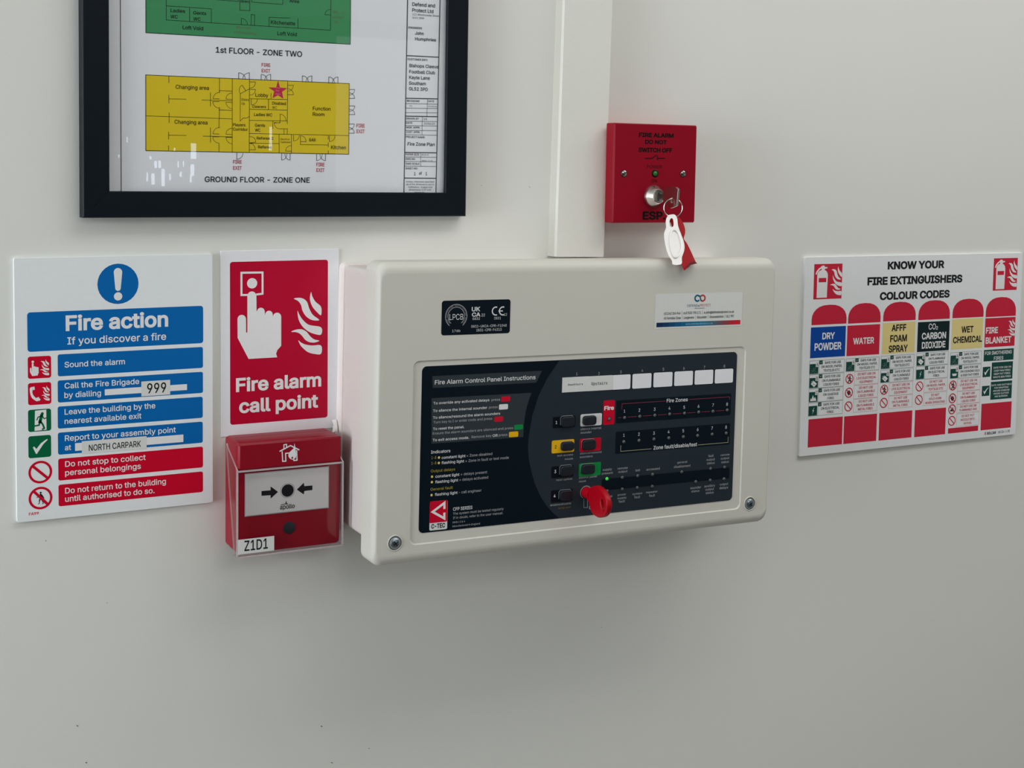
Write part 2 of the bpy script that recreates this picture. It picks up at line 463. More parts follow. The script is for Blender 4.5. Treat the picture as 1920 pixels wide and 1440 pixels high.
                s.poly([P(.2, .52), P(.85, .52), P(.75, .78), P(.3, .78)], 'white', 3)
        else:
            s.line([(sx, y0), (x1, y0), (x1, y1), (sx, y1)], .22, 1, edge, 2)
            cx, cy, r = x0 + W * .125, (y0 + y1) / 2, W * .118
            P = lambda u, v: (cx + r * u, cy + r * v)
            if kind == 'ban_person':
                s.disc(*P(.1, -.55), r * .14, 'ink', 2)
                for q in ([(.1, -.4), (0, .1)], [(0, .1), (-.3, .65)], [(0, .1), (.25, .6)], [(.05, -.25), (-.35, -.1)], [(.08, -.25), (.4, 0)]): s.line([P(*p) for p in q], r * .2, 0, 'ink', 2)
            elif kind == 'ban_can': s.poly([P(-.55, -.1), P(.05, -.5), P(.5, .05), P(-.05, .6)], 'ink', 2)
            elif kind == 'ban_gas': s.poly([P(-.6, .4), P(-.3, 0), P(0, .1), P(.15, -.5), P(.4, .1), P(.65, .4)], 'ink', 2)
            s.arc(cx, cy, r, r * .2, 0, 360, 'board_red', 3)
            s.line([P(-.62, -.62), P(.62, .62)], r * .18, 0, 'board_red', 4)
        n = len(lines); st = H / (n + .35); mx = (x1 - sx) * .9
        for i, t in enumerate(lines):
            s.text(t, (sx + x1) / 2 + (W * .03 if col == 'g' and i == 0 else 0), y0 + st * (i + .95), 0, min(st * .66, 2.4), ink, 3, 1, most=mx * (.88 if col == 'g' and i == 0 else 1))
    def run(s, table):
        for e in table:
            k = e[0]; s.n += 1
            if k == 'R': s.rect(*e[1:5], e[5], e[6], e[7])
            elif k == 'C': s.disc(*e[1:6])
            elif k == 'O': s.arc(e[1], e[2], e[3], e[4], e[5], e[6], e[7], e[8])
            elif k == 'L': s.line(e[1], e[2], e[3], e[4], e[5])
            elif k == 'P': s.poly(catmull(e[1], 4) if e[2] else e[1], e[3], e[4])
            elif k == 'T': s.text(e[1], e[2], e[3], e[4], e[5], e[6], e[7], e[8], mono=e[9])
            elif k == 'TR': s.text(e[1], e[2], e[3], 0, e[4], e[6], e[7], 0, rot=e[5])
            elif k == 'G': s.glyph(e[1], *e[2:6], e[6])
            elif k == 'CELL': s.cell(*e[1:])
            elif k == 'BAND':
                for i in range(14):
                    w = (e[3] - e[1]) / 14; s.rect(e[1] + w * i, e[2], e[1] + w * (i + 1), e[4], 0, 'strip_%d' % i, 2)

# ------------------------------------------------------------------ scene-graph helpers
def tag(o, label, cat, group=None):
    o['label'] = label; o['category'] = cat
    if group: o['group'] = group
    return o
def thing(name, loc, label, cat, rot=0.0, group=None):
    o = bpy.data.objects.new(name, None); COL.objects.link(o)
    o.empty_display_size = .02
    o.location = loc; o.rotation_euler = (0, rot, 0)
    return tag(o, label, cat, group)
def struct(o): o['kind'] = 'structure'; return o

# ------------------------------------------------------------------ print layouts, millimetres on each surface (x right, y down)
FIRE_ACTION = [
    ('C', 76.31, 21.54, 15.58, 'sign_blue', 1),
    ('P', [(79.46, 13.05), (79.47, 12.37), (79.35, 11.69), (79.09, 11.05), (78.7, 10.48), (78.2, 10.01), (77.63, 9.65), (76.99, 9.42), (76.32, 9.33), (75.65, 9.38), (75.01, 9.58), (74.43, 9.91), (73.93, 10.36), (73.54, 10.91), (73.27, 11.53), (73.13, 12.19), (73.13, 12.88), (74.15, 25.06), (74.26, 25.56), (74.49, 26.02), (74.82, 26.41), (75.22, 26.72), (75.69, 26.91), (76.18, 26.99), (76.68, 26.94), (77.15, 26.78), (77.56, 26.5), (77.89, 26.13), (78.13, 25.69), (78.25, 25.2)], 0, 'white', 2),
    ('C', 76.24, 31.22, 3.17, 'white', 2),
    ('R', 9.19, 40.99, 142.37, 70.76, 2.2, 'sign_blue', 1),
    ('T', 'Fire action', 36.99, 55.77, 77.67, 11.97, 'white', 3, 2, 0),
    ('T', 'If you discover a fire', 38.13, 66.54, 74.87, 5.56, 'white', 3, 1, 0),
    ('R', 30.88, 73.8, 142.09, 90.56, 1.6, 'sign_blue', 1),
    ('R', 30.67, 93.68, 142.02, 110.62, 1.6, 'sign_blue', 1),
    ('T', 'Sound the alarm', 35.86, 84.01, 45.16, 4.35, 'white', 3, 1, 0),
    ('T', 'Call the Fire Brigade', 35.7, 100.16, 56.13, 4.36, 'white', 3, 1, 0),
    ('R', 65.57, 102.75, 129.26, 107.46, 0, 'white', 2),
    ('T', 'by dialling', 35.46, 107.34, 27.26, 4.37, 'white', 3, 1, 0),
    ('R', 30.46, 113.64, 141.76, 130.62, 1.6, 'sign_blue', 1),
    ('R', 30.41, 133.67, 141.69, 150.65, 1.6, 'sign_blue', 1),
    ('R', 30.45, 153.76, 141.8, 170.61, 1.6, 'sign_red', 1),
    ('R', 30.41, 173.85, 141.72, 190.51, 1.6, 'sign_red', 1),
    ('T', 'Leave the building by the', 35.49, 120.14, 68.75, 4.37, 'white', 3, 1, 0),
    ('T', 'nearest available exit', 35.42, 127.38, 57.98, 4.38, 'white', 3, 1, 0),
    ('T', 'Report to your assembly point', 35.53, 140.48, 84.7, 4.38, 'white', 3, 1, 0),
    ('T', 'at', 35.46, 147.62, 4.62, 4.21, 'white', 3, 1, 0),
    ('R', 42.97, 142.82, 126.17, 148.78, 0, 'white', 2),
    ('T', 'Do not stop to collect', 35.5, 160.41, 60.95, 4.4, 'white', 3, 1, 0),
    ('T', 'personal belongings', 35.43, 167.1, 57.27, 4.4, 'white', 3, 1, 0),
    ('T', 'Do not return to the building', 35.29, 181.03, 76.9, 4.41, 'white', 3, 1, 0),
    ('T', 'until authorised to do so.', 35.22, 187.43, 67.98, 4.41, 'white', 3, 1, 0),
    ('T', 'FA99', 8.68, 195.14, 7.09, 2.18, 'sign_red', 3, 1, 0),
    ('O', 17.31, 162.73, 8.64, 1.75, 0, 360, 'sign_red', 2),
    ('L', [(11.84, 157.68), (22.47, 167.68)], 2.0, 0, 'sign_red', 3),
    ('O', 17.25, 182.67, 8.67, 1.75, 0, 360, 'sign_red', 2),
    ('R', 9.13, 94.4, 25.93, 111.11, 1.8, 'sign_red', 1),
    ('R', 8.96, 114.67, 25.62, 131.51, 1.8, 'sign_green', 1),
    ('R', 8.89, 134.78, 25.4, 151.53, 1.8, 'sign_green', 1),
    ('R', 9.2, 74.39, 26.06, 91.15, 1.8, 'sign_red', 1),
    ('G', 'press', 9.2, 74.39, 26.06, 91.15, 2),
    ('G', 'phone', 9.13, 94.4, 25.93, 111.11, 2),
    ('G', 'exit', 8.96, 114.67, 25.62, 131.51, 2),
    ('G', 'tick', 8.89, 134.78, 25.4, 151.53, 2),
    ('C', 17.4, 178.59, 0.73, 'ink', 2),
    ('P', [(16.66, 179.71), (17.27, 179.22), (18.35, 180.1), (19.46, 181.92), (19.93, 183.25), (19.52, 183.43), (18.73, 182.19), (18.55, 183.54), (17.22, 183.62), (16.42, 182.25)], 0, 'ink', 2),
    ('P', [(16.42, 183.11), (17.22, 183.4), (16.59, 185.69), (16.49, 186.96), (15.36, 187.27), (15.28, 186.96), (16.09, 186.49), (16.04, 184.56)], 0, 'ink', 2),
    ('P', [(18.23, 183.29), (18.82, 184.85), (19.41, 186.62), (19.2, 187.24), (18.39, 187.46), (18.35, 187.11), (18.92, 186.57), (17.82, 184.11)], 0, 'ink', 2),
    ('P', [(14.29, 181.95), (15.43, 181.42), (16.32, 181.26), (16.47, 181.7), (15.42, 181.94), (14.45, 182.26)], 0, 'ink', 2),
    ('L', [(12.46, 177.16), (22.03, 187.54)], 2.0, 0, 'sign_red', 3),
]

FIRE_ACTION_LABEL = [
    ('R', 93.47, 98.45, 115.92, 110.13, 0, 'label_white', 4),
    ('T', '999', 97.94, 107.98, 14.84, 7.89, 'ink', 5, 1, 0),
]

ASSEMBLY_LABEL = [
    ('R', 48.0, 141.74, 97.25, 151.64, 0, 'label_white', 4),
    ('T', 'NORTH CARPARK', 53.2, 149.59, 39.61, 4.78, 'ink', 5, 1, 0),
]

CALL_SIGN = [
    ('R', 7.54, 8.98, 90.25, 140.65, 2.2, 'sign_crimson', 1),
    ('L', [(21.35, 35.89), (16.94, 35.85), (16.97, 17.86), (34.44, 18.1), (34.44, 35.34), (29.98, 35.75)], 1.6, 0, 'white', 2),
    ('C', 25.78, 26.62, 4.21, 'white', 2),
    ('P', [(13.65, 55.08), (13.92, 53.78), (14.67, 52.7), (15.81, 52.0), (17.15, 51.8), (18.49, 52.11), (19.62, 52.91), (20.38, 54.05), (20.65, 55.38), (20.75, 66.27), (21.77, 66.32), (21.8, 36.69), (22.09, 35.3), (22.9, 34.14), (24.11, 33.39), (25.55, 33.15), (26.98, 33.48), (28.2, 34.32), (29.01, 35.53), (29.3, 36.95), (29.4, 49.4), (29.91, 49.11), (30.29, 48.1), (31.0, 47.3), (31.96, 46.8), (33.06, 46.65), (34.15, 46.88), (35.12, 47.46), (35.83, 48.32), (36.22, 49.36), (36.49, 53.26), (36.77, 51.74), (37.16, 50.75), (37.88, 49.96), (38.86, 49.48), (39.96, 49.38), (41.04, 49.66), (41.97, 50.3), (42.63, 51.2), (42.92, 52.25), (43.17, 54.65), (43.22, 53.85), (43.67, 52.71), (44.52, 51.82), (45.66, 51.31), (46.93, 51.24), (48.16, 51.62), (49.19, 52.41), (49.87, 53.49), (50.11, 54.72), (50.12, 78.56), (46.76, 82.1), (45.83, 84.87), (46.76, 87.85), (22.77, 87.86), (13.74, 70.38)], 0, 'white', 3),
    ('P', [(75.73, 35.38), (76.68, 38.81), (79.42, 43.44), (84.31, 47.95), (84.33, 54.77), (81.22, 52.6), (77.06, 47.89), (74.92, 42.71), (74.79, 38.75)], 1, 'white', 2),
    ('P', [(60.92, 40.29), (65.25, 39.77), (69.37, 40.82), (72.32, 43.75), (74.1, 48.91), (77.07, 54.14), (82.67, 58.58), (79.46, 59.12), (75.31, 58.04), (71.16, 55.03), (68.21, 50.38), (67.02, 45.82), (64.44, 42.33)], 1, 'white', 2),
    ('P', [(63.98, 50.44), (65.63, 53.67), (68.81, 58.33), (74.13, 62.52), (84.36, 64.91), (84.37, 70.96), (78.3, 70.1), (72.96, 67.58), (68.23, 63.4), (64.93, 57.59)], 1, 'white', 2),
    ('P', [(58.62, 67.48), (62.36, 65.96), (67.65, 65.86), (71.78, 68.09), (74.74, 71.64), (78.31, 74.66), (82.84, 76.02), (78.91, 77.31), (74.16, 76.73), (70.61, 74.62), (68.01, 71.32), (65.3, 68.92), (62.13, 67.87)], 1, 'white', 2),
    ('P', [(64.72, 74.78), (67.08, 76.71), (70.62, 78.48), (76.54, 79.69), (84.4, 80.09), (84.42, 86.95), (78.93, 86.88), (73.0, 84.97), (68.26, 80.97), (66.14, 78.25)], 1, 'white', 2),
    ('T', 'Fire alarm', 12.31, 113.75, 72.3, 11.36, 'white', 3, 2, 0),
    ('T', 'call point', 14.89, 131.19, 67.14, 11.39, 'white', 3, 2, 0),
]

EXTINGUISHER_SIGN = [
    ('T', 'KNOW YOUR', 107.33, 13.99, 78.03, 8.11, 'ink', 3, 3, 0),
    ('T', 'FIRE EXTINGUISHERS', 80.98, 29.7, 130.71, 8.3, 'ink', 3, 3, 0),
    ('T', 'COLOUR CODES', 98.2, 45.3, 96.21, 8.12, 'ink', 3, 3, 0),
    ('R', 11.61, 7.22, 47.65, 42.48, 0, 'board_red', 1),
    ('G', 'extinguisher', 11.61, 7.22, 47.65, 42.48, 2),
    ('R', 256.75, 5.55, 292.42, 40.42, 0, 'board_red', 1),
    ('G', 'extinguisher', 256.75, 5.55, 292.42, 40.42, 2),
    ('P', [(10.33, 68.15), (10.33, 62.6), (10.94, 58.9), (12.77, 55.46), (15.77, 52.5), (19.89, 50.23), (25.17, 48.8), (32.78, 48.32), (40.4, 48.8), (45.68, 50.23), (49.8, 52.5), (52.8, 55.46), (54.62, 58.9), (55.24, 62.6), (55.24, 68.15)], 0, 'board_red', 1),
    ('R', 9.85, 70.49, 54.74, 101.32, 0, 'board_blue', 1),
    ('P', [(57.27, 68.46), (57.27, 62.76), (57.86, 58.96), (59.61, 55.42), (62.47, 52.38), (66.41, 50.05), (71.46, 48.58), (78.75, 48.08), (86.03, 48.58), (91.08, 50.05), (95.02, 52.38), (97.88, 55.42), (99.63, 58.96), (100.22, 62.76), (100.22, 68.46)], 0, 'board_red', 1),
    ('R', 56.71, 70.47, 99.89, 101.58, 0, 'board_red', 1),
    ('P', [(103.74, 67.96), (103.74, 62.47), (104.34, 58.81), (106.14, 55.4), (109.09, 52.47), (113.15, 50.23), (118.36, 48.81), (125.86, 48.33), (133.36, 48.81), (138.57, 50.23), (142.63, 52.47), (145.58, 55.4), (147.38, 58.81), (147.98, 62.47), (147.98, 67.96)], 0, 'board_red', 1),
    ('R', 103.43, 69.64, 148.1, 101.86, 0, 'board_cream', 1),
    ('P', [(151.67, 68.37), (151.67, 62.69), (152.28, 58.9), (154.08, 55.37), (157.03, 52.35), (161.09, 50.02), (166.3, 48.56), (173.8, 48.06), (181.3, 48.56), (186.51, 50.02), (190.57, 52.35), (193.52, 55.37), (195.32, 58.9), (195.92, 62.69), (195.92, 68.37)], 0, 'board_red', 1),
    ('R', 151.46, 70.58, 196.18, 101.91, 0, 'board_dark', 1),
    ('P', [(199.69, 68.18), (199.69, 62.53), (200.31, 58.77), (202.13, 55.27), (205.13, 52.26), (209.26, 49.96), (214.54, 48.5), (222.16, 48.01), (229.79, 48.5), (235.07, 49.96), (239.19, 52.26), (242.19, 55.27), (244.02, 58.77), (244.64, 62.53), (244.64, 68.18)], 0, 'board_red', 1),
    ('R', 199.39, 69.39, 244.53, 101.64, 0, 'board_cream', 1),
    ('P', [(247.84, 68.77), (247.84, 62.85), (248.46, 58.91), (250.28, 55.25), (253.28, 52.1), (257.39, 49.68), (262.67, 48.16), (270.28, 47.64), (277.89, 48.16), (283.16, 49.68), (287.28, 52.1), (290.27, 55.25), (292.1, 58.91), (292.71, 62.85), (292.71, 68.77)], 0, 'board_red', 1),
    ('R', 247.63, 70.0, 292.61, 101.54, 0, 'board_red', 1),
    ('T', 'DRY', 24.58, 82.75, 16.1, 6.75, 'white', 3, 2, 0),
    ('T', 'POWDER', 15.14, 93.66, 34.5, 7.46, 'white', 3, 2, 0),
    ('T', 'WATER', 64.75, 89.71, 27.81, 6.6, 'white', 3, 2, 0),
    ('T', 'AFFF', 115.48, 78.33, 19.87, 6.95, 'ink', 3, 2, 0),
    ('T', 'FOAM', 114.06, 89.46, 22.8, 7.2, 'ink', 3, 2, 0),
    ('T', 'SPRAY', 112.46, 100.17, 26.06, 7.21, 'ink', 3, 2, 0),
    ('T', 'CO', 166.47, 78.82, 10.06, 6.31, 'white', 3, 1, 0),
    ('T', '2', 177.05, 79.22, 2.52, 3.54, 'white', 3, 1, 0),
    ('T', 'CARBON', 157.45, 88.73, 34.12, 7.05, 'white', 3, 2, 0),
    ('T', 'DIOXIDE', 157.93, 98.4, 33.11, 7.06, 'white', 3, 2, 0),
    ('T', 'WET', 213.35, 83.94, 17.3, 6.92, 'ink', 3, 2, 0),
    ('T', 'CHEMICAL', 201.91, 94.74, 41.92, 6.9, 'ink', 3, 2, 0),
    ('T', 'FIRE', 249.15, 86.33, 17.69, 6.74, 'white', 3, 2, 0),
    ('T', 'BLANKET', 249.22, 97.36, 38.29, 7.0, 'white', 3, 2, 0),
    ('G', 'flames', 281.23, 72.36, 292.16, 90.44, 2),
    ('R', 10.47, 163.02, 54.6, 191.48, 0, 'board_red', 1),
    ('R', 56.41, 163.19, 99.97, 191.53, 0, 'board_red', 1),
    ('R', 103.11, 163.03, 148.18, 191.66, 0, 'board_red', 1),
    ('R', 152.0, 163.24, 195.6, 191.82, 0, 'board_red', 1),
    ('R', 199.69, 186.04, 243.4, 191.67, 0, 'board_red', 1),
    ('R', 247.08, 162.79, 292.18, 191.68, 0, 'board_red', 1),
    ('T', 'SOLCAR', 256.64, 196.92, 13.71, 2.89, 'ink', 3, 2, 0),
    ('T', 'UN 334-1-PS', 273.38, 196.81, 17.65, 2.64, 'ink', 3, 0, 0),
    ('T', '8', 254.35, 197.08, 0, 3.41, 'board_red', 3, 1, 0),
    ('CELL', 9.58, 104.12, 54.15, 117.43, 'wood', 'A', ['SAFE FOR USE', 'ON WOOD, PAPER,', 'TEXTILES ETC'], 'g'),
    ('CELL', 9.8, 118.17, 54.08, 131.63, 'can', 'B', ['SAFE FOR USE', 'ON FLAMMABLE', 'LIQUID FIRES'], 'g'),
    ('CELL', 9.93, 132.37, 53.89, 145.81, 'gas', 'C', ['SAFE FOR USE', 'ON GASEOUS', 'FIRES'], 'g'),
    ('CELL', 9.91, 146.52, 53.78, 159.86, 'bolt', '', ['SAFE FOR USE', 'ON ELECTRICAL', 'FIRES'], 'g'),
    ('CELL', 56.54, 104.28, 100.27, 117.37, 'wood', 'A', ['SAFE FOR USE', 'ON WOOD, PAPER,', 'TEXTILES ETC'], 'g'),
    ('CELL', 56.18, 118.21, 99.97, 131.68, 'ban_person', '', ['DO NOT USE ON', 'LIVE ELECTRICAL', 'EQUIPMENT'], 'r'),
    ('CELL', 56.06, 132.3, 99.8, 145.88, 'ban_can', '', ['DO NOT USE', 'ON FLAMMABLE', 'LIQUID FIRES'], 'r'),
    ('CELL', 55.98, 146.42, 99.74, 159.81, 'ban', '', ['DO NOT USE', 'ON FLAMMABLE', 'METAL FIRES'], 'r'),
    ('CELL', 102.95, 103.76, 147.9, 117.21, 'wood', 'A', ['SAFE FOR USE', 'ON WOOD, PAPER,', 'TEXTILES ETC'], 'g'),
    ('CELL', 102.99, 118.36, 147.37, 131.5, 'can', 'B', ['SAFE FOR USE', 'ON FLAMMABLE', 'LIQUID FIRES'], 'g'),
    ('CELL', 102.81, 132.46, 147.42, 145.42, 'ban_person', '', ['DO NOT USE ON', 'LIVE ELECTRICAL', 'EQUIPMENT'], 'r'),
    ('CELL', 102.85, 146.06, 147.5, 159.18, 'ban', '', ['DO NOT USE', 'ON FLAMMABLE', 'METAL FIRES'], 'r'),
    ('CELL', 151.4, 103.08, 195.89, 116.56, 'can', 'B', ['SAFE FOR USE', 'ON FLAMMABLE', 'LIQUID FIRES'], 'g'),
    ('CELL', 151.35, 117.36, 195.91, 130.88, 'bolt', '', ['SAFE FOR USE', 'ON ELECTRICAL', 'FIRES'], 'g'),
    ('CELL', 151.16, 131.69, 196.11, 144.95, 'ban', '', ['DO NOT USE', 'ON WOOD, PAPER,', 'TEXTILES ETC'], 'r'),
    ('CELL', 150.98, 145.95, 195.68, 159.2, 'ban', '', ['DO NOT', 'HOLD HORN', 'WHEN OPERATING'], 'r'),
    ('CELL', 199.12, 104.84, 244.04, 118.22, 'wood', 'A', ['SAFE FOR USE', 'ON WOOD, PAPER,', 'TEXTILES ETC'], 'g'),
    ('CELL', 199.71, 119.09, 244.04, 132.63, 'pan', 'F', ['SAFE FOR USE', 'ON COOKING OILS', '& DEEP FAT FIRES'], 'g'),
    ('CELL', 198.42, 133.61, 243.48, 146.67, 'ban_person', '', ['DO NOT USE ON', 'LIVE ELECTRICAL', 'EQUIPMENT'], 'r'),
    ('CELL', 198.5, 147.29, 243.82, 160.62, 'ban_can', '', ['DO NOT USE', 'ON FLAMMABLE', 'LIQUID FIRES'], 'r'),
    ('CELL', 198.6, 161.24, 243.96, 170.14, 'ban_gas', '', ['DO NOT USE ON', 'FLAMMABLE GAS'], 'r'),
    ('CELL', 198.88, 171.35, 243.99, 184.98, 'ban', '', ['DO NOT PUT', 'NOZZLE INTO', 'FAT/OIL'], 'r'),
    ('R', 247.46, 104.33, 291.98, 116.76, 0, 'board_green', 1),
    ('T', 'FOR SMOTHERING', 249.17, 109.8, 39.81, 3.76, 'white', 3, 1, 0),
    ('T', 'FIRES', 262.55, 115.84, 14.08, 3.78, 'white', 3, 1, 0),
    ('R', 259.96, 118.52, 291.51, 137.68, 0, 'board_green', 1),
    ('T', 'SAFE FOR USE ON', 262.48, 125.33, 26.5, 2.0, 'white', 3, 1, 0),
    ('T', 'CHIP PAN FIRES', 263.37, 128.77, 24.73, 2.0, 'white', 3, 1, 0),
    ('T', 'DEEP FAT FIRES', 263.37, 132.22, 24.73, 2.0, 'white', 3, 1, 0),
    ('T', 'WASTE BIN FIRES', 262.48, 135.67, 26.5, 2.0, 'white', 3, 1, 0),
    ('R', 259.69, 139.64, 291.45, 159.15, 0, 'board_green', 1),
    ('T', 'SAFE AND SUITABLE', 260.45, 144.32, 30.23, 1.81, 'white', 3, 1, 0),
    ('T', 'FOR WRAPPING', 264.9, 147.45, 21.34, 1.81, 'white', 3, 1, 0),
    ('T', 'AROUND SOMEONE', 263.12, 150.57, 24.9, 1.81, 'white', 3, 1, 0),
    ('T', 'WHOSE CLOTHES', 264.01, 153.69, 23.12, 1.81, 'white', 3, 1, 0),
    ('T', 'ARE BURNING', 265.79, 156.81, 19.56, 1.81, 'white', 3, 1, 0),
    ('R', 246.85, 122.74, 258.05, 133.76, 0, 'board_green', 1),
    ('G', 'tick2', 246.85, 122.74, 258.05, 133.76, 2),
    ('R', 246.72, 143.41, 257.93, 154.38, 0, 'board_green', 1),
    ('G', 'tick2', 246.72, 143.41, 257.93, 154.38, 2),
]

